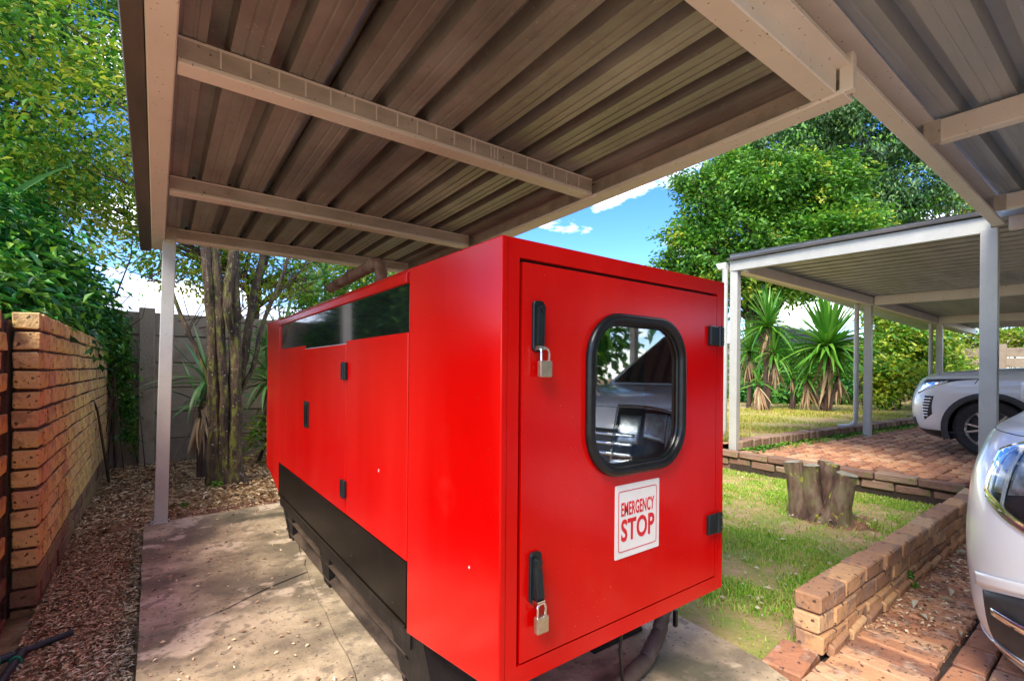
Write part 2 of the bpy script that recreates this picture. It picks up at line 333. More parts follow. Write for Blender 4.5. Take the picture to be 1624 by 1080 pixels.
rightedge = jag([(.86, 4.7), (2.1, 4.75), (2.085, 1.45), (2.04, .98), (1.98, .8)], .012, .12)
polyC = crackC[:-1] + rightedge + [(1.75, .3), (1.7, -3)] + crackB[::-1][:-2]
def slabpiece(poly, z=0.):
    bm = bmesh.new(); vs = [bm.verts.new((x, y, z)) for x, y in shrink(poly)]; f = bm.faces.new(vs)
    r = bmesh.ops.extrude_face_region(bm, geom=[f]); 
    for e in r['geom']:
        if isinstance(e, bmesh.types.BMVert): e.co.z = -.16
    bmesh.ops.recalc_face_normals(bm, faces=bm.faces); bmesh.ops.triangulate(bm, faces=bm.faces)
    me = bpy.data.meshes.new('slab_piece'); bm.to_mesh(me); bm.free(); return link('slab_piece', me, M['slab'], slab)
slabpiece(polyA, 0.003); slabpiece(polyB, -.002); slabpiece(polyC, 0.0)
MB().box(-.05, 2.05, -3, 4.58, -.2, -.03).build('slab_base', M['crack'], slab)

# ------------------------------------------------------------------ bricks
def brickmesh(l, w, h, name, jit=.004, bev=.005):
    b = MB(); j = lambda: random.uniform(-jit, jit)
    p = [(x * l / 2 + j(), y * w / 2 + j(), z * h / 2 + j()) for z in (-1, 1) for x, y in ((-1, -1), (1, -1), (1, 1), (-1, 1))]
    b.hexa(p); return b.mesh(name, bev)
def put(me, name, loc, rot, parent, m=None):
    o = bpy.data.objects.new(name, me); col.objects.link(o); o.parent = parent
    o.location = Vector(loc) - parent.location; o.rotation_euler = rot
    if m is not None:
        if not me.materials: me.materials.append(m)
    return o
def tiny(a=.006): return random.uniform(-a, a)
# face brick boundary wall on the left
bw = empty('brick_wall', (-.555, 3.5, -.2)); tag(bw, 'tall yellow face-brick boundary wall running back beside the leaf-covered soil', 'wall')
ch = 1.66 / 16; z0 = -.17; BL = .262
full = [brickmesh(BL - .022, .102, ch - .016, 'brick') for _ in range(5)]
half = [brickmesh(BL / 2 - .02, .102, ch - .016, 'brick') for _ in range(4)]
fulld = [m_.copy() for m_ in full]; halfd = [m_.copy() for m_ in half]
for me in full + half: me.materials.append(M['brick'])
for me in fulld + halfd: me.materials.append(M['brickdirty'])
far = MB(); cnt = 0
for r in range(16):
    z = z0 + ch * (r + .5); y = 3.505; first = True
    while y < 7.95:
        hb = first and r % 2 == 1
        L_ = BL / 2 if hb else BL
        F_, H_ = (fulld, halfd) if r < 3 else (full, half)
        if cnt < 285 and y < 7.95:
            put(random.choice(H_ if hb else F_), 'brick', (-.550 + tiny(.003) - (.003 if hb else 0), y + L_ / 2, z + tiny(.002)), (tiny(), tiny(.008), math.pi / 2 + (math.pi if random.random() < .5 else 0) + tiny(.01)), bw); cnt += 1
        else: far.box(-.612, -.5, y + .007, y + L_ - .007, z - ch / 2 + .007, z + ch / 2 - .007)
        y += L_; first = False
if far.v: far.build('brick_course', M['brick'], bw, kind='stuff')
MB().box(-.592, -.510, 3.535, 8.0, -.25, 1.475).build('mortar', M['mortar'], bw)
# the stepped-back length of wall on the camera side
bw2 = empty('brick_wall', (-.7, 2.6, -.2)); tag(bw2, 'set-back length of yellow brick wall at the far left edge, nearer than the tall wall end', 'wall')
for r in range(16):
    z = z0 + ch * (r + .5) - .01; y = 3.50 - (BL / 2 if r % 2 else 0)
    while y > 2.2:
        put(random.choice(fulld if r < 3 else full), 'brick', (-.665, y - .01 - BL / 2, z), (0, 0, math.pi / 2 + tiny(.01)), bw2); y -= BL
MB().box(-.73, -.628, 2.2, 3.49, -.25, 1.46).build('mortar', M['mortar'], bw2)
MB().box(-.70, -.616, 3.495, 3.7, -.25, 1.44).build('mortar', M['mortar'], bw2)

# low garden wall (three courses)
lw = empty('garden_wall', (2.28, .895, -.05)); tag(lw, 'low three-course brick garden wall between the lawn and the parked car', 'low wall')
lb = [brickmesh(.258, .112, .078, 'brick', .004, .007) for _ in range(6)]
for me in lb: me.materials.append(M['lwbrick'])
for r in range(3):
    z = -.01 + .085 * (r + .5); x = 2.275 - (.13 if r == 1 else 0); 
    while x < 5.46:
        L_ = .268; s0 = max(x, 2.275)
        k = (x + L_ - s0) / L_
        o = put(random.choice(lb), 'brick', ((s0 + x + L_) / 2, .897 + tiny(.006) + (-.006 if r == 0 else 0), z), (tiny(.02), tiny(.015), (math.pi if random.random() < .5 else 0) + tiny(.02)), lw)
        o.scale = (k, 1, 1); x += L_
MB().box(2.3, 5.44, .86, .935, -.06, .225).build('mortar', M['mortar'], lw)
# bricks set on edge against the foot of the low wall
te = brickmesh(.20, .028, .055, 'edge_brick', .004, .005); te.materials.append(M['lwbrick'])
x = 2.42
while x < 5.3:
    put(te, 'edge_brick', (x, .824, .008 + tiny(.004)), (R(7) + tiny(.03), tiny(.03), tiny(.03)), lw); x += .222
# edging row that carries the terrace
ed = empty('terrace_edging', (5.86, .95, 0)); tag(ed, 'two-course mossy brick edging between the lawn and the raised paving', 'edging')
eb = [brickmesh(.335, .15, .075, 'brick', .006, .01) for _ in range(4)]; eb2 = [brickmesh(.27, .12, .075, 'brick', .008, .012) for _ in range(4)]
for me in eb + eb2: me.materials.append(M['edgebrick'])
y = 1.0
while y < 7.5:
    put(random.choice(eb), 'brick', (5.90 + tiny(.008), y + .17, .165 + tiny(.005)), (tiny(.03), tiny(.02), math.pi / 2 + tiny(.02)), ed); y += .35
y = 1.1
while y < 7.5:
    put(random.choice(eb2), 'brick', (5.91 + tiny(.008), y, .075 + tiny(.006)), (tiny(.03), tiny(.02), math.pi / 2 + tiny(.03)), ed)
    put(random.choice(eb2), 'brick', (5.93 + tiny(.008), y + .12, -.01 + tiny(.006)), (tiny(.04), tiny(.04), math.pi / 2 + tiny(.05)), ed); y += .285
MB().box(5.88, 5.97, .96, 7.5, -.1, .14).build('mortar', M['mortar'], ed)
# edging row that carries the back lawn
e2 = empty('lawn_edging', (6.1, 3.28, .1)); tag(e2, 'brick-on-edge kerb between the raised paving and the back lawn', 'edging')
sb = [brickmesh(.09, .2, .115, 'brick', .005, .008) for _ in range(4)]
for me in sb: me.materials.append(M['edgebrick'])
sbl = [brickmesh(.25, .2, .115, 'brick', .005, .008) for _ in range(4)]
for me in sbl: me.materials.append(M['edgebrick'])
x = 6.15
def e2y(x): return 3.30 - (x - 6.1) * .055
while x < 15:
    long = x > 8.5
    put(random.choice(sbl if long else sb), 'brick', (x, e2y(x) + tiny(.01), .25 + tiny(.006)), (tiny(.03), tiny(.03), tiny(.04)), e2); x += .255 if long else .097
MB().hexa([(6.1, 3.24, .1), (15, 2.76, .1), (15, 2.9, .1), (6.1, 3.38, .1), (6.1, 3.24, .28), (15, 2.76, .28), (15, 2.9, .28), (6.1, 3.38, .28)]).build('mortar', M['mortar'], e2)

# terrace pavers (irregular six-cornered pavers)
tp = empty('terrace_paving', (6, 0, .17), kind='structure')
def paver_poly(l, w, h, name):
    k = l * .09; j = lambda: random.uniform(-.008, .008)
    p = [(-l / 2 + k + j(), -w / 2 + j()), (0 + j(), -w / 2 - k + j()), (l / 2 - k + j(), -w / 2 + j()), (l / 2 + k * .6 + j(), j()), (l / 2 - k + j(), w / 2 + j()), (j(), w / 2 - k + j()), (-l / 2 + k + j(), w / 2 + j()), (-l / 2 + k * .6 * -.2 + j(), j())]
    return MB().prism(p, 'z', -h / 2, h / 2).mesh(name, .006)
pm = [paver_poly(.235, .118, .05, 'paver') for _ in range(6)]
for me in pm: me.materials.append(M['paver'])
spots = []
yy = 3.12; row = 0
while yy > -1.5:
    xx = 5.99 + (.118 if row % 2 else 0) + .12
    while xx < 12:
        if yy < e2y(xx) - .17: spots.append((math.hypot(xx, yy) + (30 if xx / max(yy, .01) > 9 or yy < .4 else 0), xx, yy))
        xx += .243
    yy -= .126; row += 1
spots.sort(); st = MB()
for k, (q, xx, yy) in enumerate(spots):
    if k < 298: put(random.choice(pm), 'paver', (xx, yy, .168 + tiny(.006)), (tiny(.035), tiny(.035), tiny(.06)), tp)
    else: st.box(xx - .112, xx + .112, yy - .056, yy + .056, .14, .19 + tiny(.003))
st.build('paver_field', M['paver'], tp, kind='stuff')
# driveway pavers by the low wall
dp = empty('driveway_paving', (2, .5, -.05), kind='structure')
pl = [brickmesh(.103, .30, .05, 'paver', .004, .006) for _ in range(6)]; ps = [brickmesh(.225, .106, .05, 'paver', .004, .007) for _ in range(6)]
for me in pl + ps: me.materials.append(M['paver'])
x = 1.98; i = 0
while x < 5.8:
    put(random.choice(pl), 'paver', (x, .675 + tiny(.006), -.032 + tiny(.003)), (tiny(.012), tiny(.012), (math.pi if i % 2 else 0) + tiny(.01)), dp); x += .111; i += 1
put(brickmesh(.26, .15, .05, 'paver', .004, .006), 'paver', (2.17, .915, -.024), (0, 0, R(6)), dp, M['paver'])
y = .45; row = 0
while y > -.9:
    x = 1.85 + (.115 if row % 2 else 0)
    while x < 4.6:
        put(random.choice(ps), 'paver', (x, y, -.034 + tiny(.003)), (tiny(.014), tiny(.014), tiny(.02)), dp); x += .237
    y -= .116; row += 1
st = MB(); y = .45; row = 0
while y > -6:
    x = 1.85 + (.115 if row % 2 else 0)
    while x < 5.8:
        if x > 4.6 or y < -.95: st.box(x - .11, x + .11, y - .051, y + .051, -.06, -.012)
        x += .237
    y -= .116; row += 1
st.build('paver_field', M['paver'], dp, kind='stuff')

# ------------------------------------------------------------------ roofs
def ibr(x0, n, y0, y1, zf, axis='y', pitch=.196, depth=.07, over=.0):
    """n ribs of trapezoid roof sheet, ribs running along axis; zf(x,y) = underside height"""
    prof = [(0, depth), (.026, depth), (.036, 0), (.075, 0), (.079, .003), (.086, .003), (.09, 0), (.118, 0), (.122, .003), (.129, .003), (.133, 0), (.160, 0), (.170, depth), (.196, depth)]
    pts = []
    for k in range(n):
        for (a, b) in prof[:-1]: pts.append((x0 + k * pitch + a * pitch / .196, b))
    pts.append((x0 + n * pitch, prof[-1][1]))
    b = MB(); m = len(pts)
    for lay in (0, .0012):
        for yy in (y0, y1):
            for (a, c) in pts:
                X, Y = (a, yy) if axis == 'y' else (yy, a)
                b.v.append((X, Y, zf(X, Y) + c + lay))
    for lay in (0, 1):
        o_ = lay * 2 * m
        for i in range(m - 1): b.f.append((o_ + i, o_ + i + 1, o_ + m + i + 1, o_ + m + i))
    for i in range(m - 1):
        b.f.append((i, i + 1, 2 * m + i + 1, 2 * m + i)); b.f.append((m + i, m + i + 1, 3 * m + i + 1, 3 * m + i))
    return b
# --- main carport over the generator
zb = lambda Y: 2.262 - .019 * (Y - .7)          # underside of the beams
cp = empty('carport', (0, 4.6, 0)); tag(cp, 'cream steel carport with brown ribbed roof standing over the red generator', 'carport')
def chan(x0, y0, x1, y1, w=.09, h=.1, dz=0., m='cream', name='beam', off=0):
    a = Vector((x0, y0, zb(y0) + h / 2 + dz)); b = Vector((x1, y1, zb(y1) + h / 2 + dz))
    return MB().bar(a, b, w, h).build(name, M[m], cp, .005, 1)
chan(.005, .6, -.005, 4.95, .082, .12, -.004, name='side_beam')
MB().hexa([(-.088, .3, 2.262), (-.039, .3, 2.262), (-.048, 5.08, 2.182), (-.125, 5.08, 2.182), (-.088, .3, 2.40), (-.039, .3, 2.40), (-.048, 5.08, 2.33), (-.125, 5.08, 2.33)]).build('flashing', M['flash'], cp, .004)
# purlins: a cream lower lip and a grey web
def purlin(y, x0=.048, x1=2.052):
    z = zb(y)
    p = MB().bar((x0, y, z + .012), (x1, y, z + .012), .088, .02).build('purlin', M['cream'], cp, .003)
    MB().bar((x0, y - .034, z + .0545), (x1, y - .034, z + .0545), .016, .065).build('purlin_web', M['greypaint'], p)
    MB().bar((x0, y - .005, z + .091), (x1, y - .005, z + .091), .08, .008).build('purlin_lip', M['cream'], p)
for y in (2.03, 3.42): purlin(y)
purlin(4.6, .095, 2.052)
# painted drip lines down the nearest purlin web
x = .17
while x < 2.0:
    dl = MB().box(x, x + .006, 1.9855, 1.9875, zb(2) + .026, zb(2) + .086)
    dl.build('paint_line', M['cream'], cp)
    x += .095 if random.random() > .2 else .02
# right side beam (C channel seen from inside) and front beam
MB().bar((2.10, .70, zb(.7) - .006), (2.10, 4.95, zb(4.95) - .006), .10, .02).build('side_beam', M['cream'], cp, .003)
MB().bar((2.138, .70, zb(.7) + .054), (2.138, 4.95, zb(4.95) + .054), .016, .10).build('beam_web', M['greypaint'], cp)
MB().bar((2.11, .70, zb(.7) + .107), (2.11, 4.95, zb(4.95) + .107), .075, .006).build('beam_lip', M['cream'], cp)
MB().bar((-.03, .765, zb(.76) + .046), (2.05, .765, zb(.76) + .046), .085, .10).build('front_beam', M['cream'], cp, .004)
MB().bar((2.072, .67, zb(.7) + .06), (2.072, .715, zb(.7) + .06), .04, .14).build('corner_bracket', M['cream'], cp, .003)
# leaning left post with its base plate
a = [(-.016, 4.545, 0), (.070, 4.545, 0), (.070, 4.632, 0), (-.016, 4.632, 0)]; d = .042
MB().hexa(a + [(p[0] + d, p[1], 2.31) for p in a]).build('post', M['white'], cp, .006, 2)
MB().box(-.035, .085, 4.525, 4.65, .0035, .012).build('base_plate', M['white'], cp, .002)
for k in range(4):
    MB().box(*((-.03, -.02) if k % 2 else (.072, .082)), *((4.53, 4.54) if k < 2 else (4.634, 4.644)), .012, .02).build('bolt', M['rail'], cp)
# roof sheets
zs = lambda X, Y: zb(Y) + .098
x = -.03; sheets = [(x, 3), (x + 3 * .196, 4), (x + 7 * .196, 4)]
for i, (xs, n) in enumerate(sheets):
    ibr(xs + (.0 if i == 0 else 0), n, .745, 5.02 - .02 * i, lambda X, Y, i=i: zs(X, Y) - .0016 * (i % 2)).build('roof_sheet', M['roofbrown'], cp)
for k, X in enumerate((-.03 + 3 * .196, -.03 + 7 * .196)):
    MB().bar((X + .012, .7, zs(0, .7) + .046), (X + .012, 4.95, zs(0, 4.95) + .046), .008, .006).build('lap_joint', M['rubber'], cp)
for Y in (2.03, 3.42, 4.6, .765):
    for k in range(11):
        X = -.03 + k * .196 + .196 + random.uniform(-.01, .01); z = zb(Y) + .10
        MB().tube([(X, Y + .02, z), (X, Y + .02, z + .03)], .009, 6).build('roof_screw', M['rail'], cp)
# --- near carport roof over the driveway (grey sheets)
c2 = empty('carport', (5.5, .8, 0)); tag(c2, 'white-posted carport with grey roof sheets over the parked car at the right edge', 'carport')
zB = lambda X: 2.345 + .018 * (X - 2.1)
MB().bar((.9, .70, zB(.9) + .012), (5.46, .76, zB(5.46) + .012), .072, .022).build('beam', M['cream'], c2, .003)
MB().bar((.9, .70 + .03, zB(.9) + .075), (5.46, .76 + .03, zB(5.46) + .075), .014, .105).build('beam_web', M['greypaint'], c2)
MB().bar((.9, .69, zB(.9) + .131), (5.46, .75, zB(5.46) + .131), .08, .006).build('beam_lip', M['cream'], c2)
zr2 = lambda X, Y: zB(X) + .145
for X in (1.0, 3.22, 5.02):
    z = zB(X) + .02
    p = MB().bar((X, .67, z + .055), (X, -3.3, z + .055), .07, .11).build('purlin', M['cream'], c2, .004)
    MB().box(X - .045, X - .037, .655, .72, z - .01, z + .11).build('cleat', M['greypaint'], p)
ys = .745
for i in range(5):
    y1 = ys - 4 * .196
    ibr(y1, 4, .85, 5.75, lambda X, Y, i=i: zr2(X, Y) + .0016 * (i % 2), axis='x').build('roof_sheet', M['roofgrey'], c2); ys = y1
MB().box(5.475, 5.572, .765, .872, .0, 2.40).build('post', M['white'], c2, .006, 2)
for (X, Y) in ((5.52, -3.2), (1.0, -3.2)):
    MB().box(X - .05, X + .05, Y - .05, Y + .05, 0, 2.44).build('post', M['white'], c2, .006, 2)
MB().bar((.95, -3.25, zB(.9) + .06), (5.55, -3.25, zB(5.5) + .06), .07, .12).build('beam', M['cream'], c2, .004)
MB().bar((5.60, .72, 2.44), (5.60, -3.3, 2.44), .05, .12).build('side_beam', M['cream'], c2, .004)
# --- far carport on the terrace
c3 = empty('carport', (6.04, 3.3, .2)); tag(c3, 'far white carport on the raised brick paving with gutter and downpipes', 'carport')
def zf(X, Y):
    a = 2.375 - .031 * (X - 5.5); b = .07 - .0165 * (X - 6) if X < 9 else .0205
    return a + max(b, .0205) * (Y - .87)
def q3(pts, name, m, w=.08, h=.1, **k):
    (x0, y0), (x1, y1) = pts
    return MB().bar((x0, y0, zf(x0, y0) + h / 2), (x1, y1, zf(x1, y1) + h / 2), w, h).build(name, M[m], c3, .004, **k)
q3([(6.07, 3.34), (5.515, .80)], 'fascia_beam', 'white', .06, .135)
MB().bar((6.05, 3.36, zf(6.07, 3.34) + .155), (5.50, .80, zf(5.535, .88) + .155), .09, .035).build('roof_edge_cap', M['flash'], c3, .006, 2)
ly = lambda X: 3.26 - (X - 6.1) * .17 if X < 9.2 else 2.733 - (X - 9.2) * .045
q3([(6.12, ly(6.12)), (9.2, ly(9.2))], 'long_beam', 'cream', .07, .13); q3([(9.2, ly(9.2)), (12.5, ly(12.5))], 'long_beam', 'cream', .07, .13); q3([(12.5, ly(12.5)), (15, ly(15))], 'long_beam', 'cream', .07, .13)
for X in (9.24, 12.4):
    q3([(X, ly(X) - .05), (X - .1, -3.0)], 'cross_beam', 'cream', .08, .14)
xs = 5.62
while xs < 15:
    rb = ibr(xs, 4, -3.0, 3.4, lambda X, Y: zf(X, Y) + .136, axis='y')
    rb.v = [(x + (y - .87) * .22 * max(0, 1 - (x - 5.6) / 9) - .06, y, z) for x, y, z in rb.v]
    rb.build('roof_sheet', M['roofgrey'], c3)
    xs += 4 * .196
def post3(X, Y, z0, top, w=.095, d=.10):
    return MB().box(X, X + w, Y - d, Y, z0, top).build('post', M['white'], c3, .006, 2)
post3(6.04, 3.34, .15, zf(6.04, 3.3) + .0); post3(9.22, 2.83, .15, zf(9.2, 2.75)); post3(12.5, 2.62, .15, zf(12.5, 2.6))
post3(9.2, -2.8, .15, zf(9.2, -2.8)); post3(6.04, -2.8, .15, zf(6.04, -2.8))
# gutter and downpipes
g = MB(); prof = [(-.02, 0), (.085, 0), (.125, .085), (-.02, .085)]
gx = [(6.0, 3.40), (9.2, 2.87), (15, 2.62)]
for (xa, ya), (xb, yb) in zip(gx, gx[1:]):
    za, zb_ = zf(xa, ya) + .03, zf(xb, yb) + .03
    vs = [(xa, ya + p, za + q) for p, q in prof] + [(xb, yb + p, zb_ + q) for p, q in prof]
    g.add(vs, [(0, 1, 2, 3)[::-1], (4, 5, 6, 7)] + [(i, (i + 1) % 4, 4 + (i + 1) % 4, 4 + i) for i in range(4)])
g.build('gutter', M['white'], c3, .003)
def downpipe(X, Y, top, flip=1):
    p = [(X, Y, top), (X, Y, 1.2), (X, Y, .45), (X, Y + .02 * flip, .38), (X, Y + .09 * flip, .335), (X - .02, Y + .24 * flip, .32)]
    MB().tube(p, .036, 12).build('downpipe', M['white'], c3, smooth=True)
downpipe(6.03, 3.40, zf(6.03, 3.4) + .03); downpipe(9.2, 2.92, zf(9.2, 2.9) + .03); downpipe(12.48, 2.69, zf(12.5, 2.7) + .03)

# ------------------------------------------------------------------ the generator
gen = empty('generator', (1.296, 2.75, 0)); tag(gen, 'large red enclosed diesel generator on a black skid under the brown-roofed carport', 'generator')
XL, XR_, YF, YS, YB, YE = .741, 1.851, 1.046, 1.638, 3.955, 4.46
ZT = 1.568
P = lambda b, n, m, **k: b.build(n, M[m], gen, **k)
# centre body core, panels stand proud of it
P(MB().box(XL + .006, XR_ - .006, YS + .003, YB, .27, ZT - .01), 'body', 'red', bevel=.004)
# rear cabinet with raked underside
P(MB().prism([(YB + .006, .262), (YE, .392), (YE, ZT + .02), (YB + .006, ZT + .012)], 'x', XL + .001, XR_ - .001), 'rear_cabinet', 'red', bevel=.006)
# front cabinet shell with raked underside
fc = MB()
def slope(y): return .234 + (.328 - .234) * (YS - y) / (YS - YF)
for x0, x1 in ((XL, XL + .02), (XR_ - .02, XR_)):
    P(MB().prism([(YF, slope(YF)), (YS - .003, slope(YS)), (YS - .003, ZT + .003), (YF, ZT - .003)], 'x', x0, x1), 'cabinet_side', 'red', bevel=.004, seg=2)
P(MB().prism([(YF + .02, ZT - .023), (YS - .006, ZT - .02), (YS - .006, ZT), (YF + .02, ZT - .004)], 'x', XL + .0205, XR_ - .0205), 'cabinet_top', 'red')
P(MB().prism([(YF + .02, slope(YF) - .001), (YS - .006, slope(YS)), (YS - .006, slope(YS) + .02), (YF + .02, slope(YF) + .02)], 'x', XL + .0205, XR_ - .0205), 'cabinet_floor', 'red')
def ringplate(outer, inner, y0, y1):   # flat plate with an opening, in the XZ plane
    bm = bmesh.new(); loops = []
    for lp in (outer, inner):
        vs = [bm.verts.new((x, y0, z)) for x, z in lp]; loops += [bm.edges.new((vs[i], vs[(i + 1) % len(vs)])) for i in range(len(vs))]
    r = bmesh.ops.triangle_fill(bm, edges=loops, use_beauty=True)
    fs = [f for f in bm.faces]
    ex = bmesh.ops.extrude_face_region(bm, geom=fs)
    for e in ex['geom']:
        if isinstance(e, bmesh.types.BMVert): e.co.y = y1
    bmesh.ops.recalc_face_normals(bm, faces=bm.faces)
    me = bpy.data.meshes.new('plate'); bm.to_mesh(me); bm.free(); return me
def rrect(x0, x1, z0, z1, r, n=10):
    out = []
    for cx, cz, a0 in ((x1 - r, z1 - r, 0), (x0 + r, z1 - r, 90), (x0 + r, z0 + r, 180), (x1 - r, z0 + r, 270)):
        for k in range(n + 1):
            t = R(a0 + 90 * k / n); out.append((cx + r * math.cos(t), cz + r * math.sin(t)))
    return out
OX0, OX1, OZ0, OZ1 = .800, 1.797, .382, 1.512
fr = ringplate([(XL + .0205, slope(YF) + .001), (XR_ - .0205, slope(YF) + .001), (XR_ - .0205, ZT - .004), (XL + .0205, ZT - .004)],
               [(OX0, OZ0), (OX1, OZ0), (OX1, OZ1), (OX0, OZ1)], YF + .0005, YF + .02)
link('front_frame', fr, M['red'], gen)
P(MB().box(OX0 - .01, OX0 + .006, YF + .022, YF + .05, OZ0 - .01, OZ1 + .01).box(OX1 - .006, OX1 + .01, YF + .022, YF + .05, OZ0 - .01, OZ1 + .01)
  .box(OX0, OX1, YF + .022, YF + .05, OZ0 - .01, OZ0 + .006).box(OX0, OX1, YF + .022, YF + .05, OZ1 - .006, OZ1 + .01), 'door_seal', 'rubber')
DX0, DX1, DZ0, DZ1 = OX0 + .011, OX1 - .006, OZ0 + .006, OZ1 - .011
WX0, WX1, WZ0, WZ1 = 1.072, 1.548, .876, 1.371
wi = rrect(WX0, WX1, WZ0, WZ1, .135)
dm = ringplate([(DX0, DZ0), (DX1, DZ0), (DX1, DZ1), (DX0, DZ1)], wi, YF - .001, YF + .03)
door = link('door', dm, M['red'], gen)
def ringtube(x0, x1, z0, z1, r, y, prof, n=14):
    lp = rrect(x0, x1, z0, z1, r, n); cx, cz = (x0 + x1) / 2, (z0 + z1) / 2; b = MB(); m = len(lp); k = len(prof)
    for i, (x, z) in enumerate(lp):
        a = Vector(lp[(i + 1) % m]) - Vector(lp[i - 1]); nrm = Vector((a.y, -a.x)).normalized()
        for (u, v) in prof: b.v.append((x + nrm.x * u, y + v, z + nrm.y * u))
    for i in range(m):
        for j in range(k):
            b.f.append((i * k + j, i * k + (j + 1) % k, ((i + 1) % m) * k + (j + 1) % k, ((i + 1) % m) * k + j))
    return b
cp_ = [(.018 * math.cos(t), -.010 + .015 * math.sin(t)) for t in [2 * math.pi * i / 12 for i in range(12)]]
wg = ringtube(WX0, WX1, WZ0, WZ1, .135, YF, cp_).build('window_seal', M['rubber'], gen, smooth=True)
cp2 = [(.007 * math.cos(t), -.002 + .006 * math.sin(t)) for t in [2 * math.pi * i / 8 for i in range(8)]]
ringtube(WX0 + .017, WX1 - .017, WZ0 + .017, WZ1 - .017, .12, YF, cp2).build('seal_lip', M['rubber'], wg, smooth=True)
MB().prism(rrect(WX0, WX1, WZ0, WZ1, .135), 'y', YF + .002, YF + .007).build('window_pane', M['winglass'], gen)
# inside the cabinet: red divider with a meter, black control panel
P(MB().box(XL + .03, 1.30, 1.30, 1.31, .3, 1.5), 'divider', 'red')
P(MB().box(1.30, XR_ - .03, 1.42, 1.44, .3, 1.5), 'control_panel', 'plastic')
P(MB().box(1.20, 1.25, 1.285, 1.30, 1.20, 1.27), 'meter', 'plastic', bevel=.003)
# long side: lid lip, smoked strip, panels, skirt
lid = MB().prism([(XL - .006, 1.522), (XL + .10, 1.50), (XL + .10, ZT - .012), (XL + .09, ZT + .012), (XL + .008, ZT + .008), (XL - .006, ZT - .012)], 'y', YS + .012, YB + .005)
P(lid, 'lid', 'red', bevel=.004, seg=2)
P(MB().box(XL + .10, XR_ + .002, YS + .012, YB + .004, ZT - .012, ZT + .010), 'lid_top', 'red', bevel=.004)
P(MB().box(XL + .0035, XL + .012, YS + .008, 3.885, 1.325, 1.521), 'smoked_strip', 'darkglass')
def sp(y0, y1, z0, z1, name, px=0.): return P(MB().box(XL + px, XL + .012, y0, y1, z0, z1), name, 'red', bevel=.0025)
sp(YS + .006, 2.358, .492, 1.338, 'side_panel')
sp(2.364, 3.176, .492, 1.322, 'side_door', -.001)
sp(3.179, 3.945, .492, 1.345, 'side_panel')
P(MB().box(XL + .001, XL + .012, 3.889, 3.945, 1.349, 1.521), 'side_panel', 'red')
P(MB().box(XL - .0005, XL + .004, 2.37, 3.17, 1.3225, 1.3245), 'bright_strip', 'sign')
P(MB().box(XL + .0, XL + .012, YS + .006, 3.952, .262, .487), 'skirt', 'blackpaint', bevel=.002)
P(MB().box(XL - .004, XL + .02, YS + .006, 3.952, .243, .258), 'skirt_flange', 'blackpaint', bevel=.002)
P(MB().box(XL + .006, XL + .02, YS + .004, 3.95, .487, .4915), 'seam', 'rubber')
# right side mirrors it plainly
P(MB().box(XR_ - .012, XR_ - .001, YS + .006, 3.952, .262, .487), 'skirt', 'blackpaint', bevel=.002)
P(MB().box(XR_ - .012, XR_ - .0, YS + .006, 3.945, .492, 1.5), 'side_panel', 'red', bevel=.002)
# base frame, rails and feet
P(MB().box(XL + .03, XR_ - .03, YS + .02, YB - .02, .19, .262), 'base_frame', 'blackframe', bevel=.003)
P(MB().box(XL + .012, XL + .024, YS - .01, YB, .17, .245), 'frame_web', 'blackframe')
P(MB().box(XR_ - .024, XR_ - .012, YS - .01, YB, .17, .245), 'frame_web', 'blackframe')
for sx in (1, -1):
    X = 1.296 - sx * (1.296 - XL - .05)
    rl = P(MB().prism([(X - .03, .03), (X + .05, .03), (X + .05, .036), (X + .012, .05), (X + .012, .105), (X + .05, .115), (X + .05, .122), (X - .03, .122), (X - .03, .115), (X + .006, .105), (X + .006, .05), (X - .03, .036)], 'y', YS + .02, 3.78), 'skid_rail', 'rail')
    for yf_ in (1.66, 2.74, 3.62):
        P(MB().prism([(yf_ - .05, .0045), (yf_ + .05, .0045), (yf_ + .20, .2), (yf_ - .03, .2)], 'x', X - .028, X + .05), 'foot', 'blackframe')
    P(MB().prism([(yf_, .0045), (yf_ + .03, .0045), (yf_ + .33, .24), (yf_ + .25, .24)], 'x', X - .035, X - .028), 'brace', 'blackframe')
P(MB().prism([(YF + .36, .0045), (YS + .05, .0045), (YS + .05, .262), (YS - .08, .262)], 'x', XL + .02, XL + .34), 'front_foot', 'blackframe')
P(MB().prism([(YF + .36, .0045), (YS + .05, .0045), (YS + .05, .262), (YS - .08, .262)], 'x', XR_ - .36, XR_ - .04), 'front_foot', 'blackframe')
# hinges on the side door and front door
def hinge_side(z):
    h = P(MB().box(XL - .016, XL - .001, 2.335, 2.358, z - .042, z + .042).box(XL - .016, XL - .001, 2.366, 2.40, z - .042, z + .042), 'hinge', 'plastic', bevel=.003)
    MB().tube([(XL - .014, 2.362, z - .044), (XL - .014, 2.362, z + .044)], .006, 8).build('hinge_pin', M['plastic'], h)
hinge_side(1.19); hinge_side(.615)
def hinge_front(z):
    h = P(MB().box(1.728, 1.788, YF - .016, YF - .0012, z - .038, z + .038).box(1.803, 1.826, YF - .016, YF - .0002, z - .038, z + .038), 'hinge', 'plastic', bevel=.003)
    MB().tube([(1.796, YF - .014, z - .039), (1.796, YF - .014, z + .039)], .009, 10).build('hinge_pin', M['plastic'], h)
    for dz in (-.02, .02): MB().tube([(1.816, YF - .017, z + dz), (1.816, YF - .0195, z + dz)], .004, 8).build('screw', M['steel'], h)
hinge_front(1.343); hinge_front(.602)
lt = P(MB().box(XL - .009, XL - .0012, 3.06, 3.165, .84, 1.0), 'latch', 'plastic', bevel=.004, seg=2)
MB().box(XL - .013, XL - .0095, 3.085, 3.14, .865, .975).build('latch_lever', M['rubber'], lt, .003)
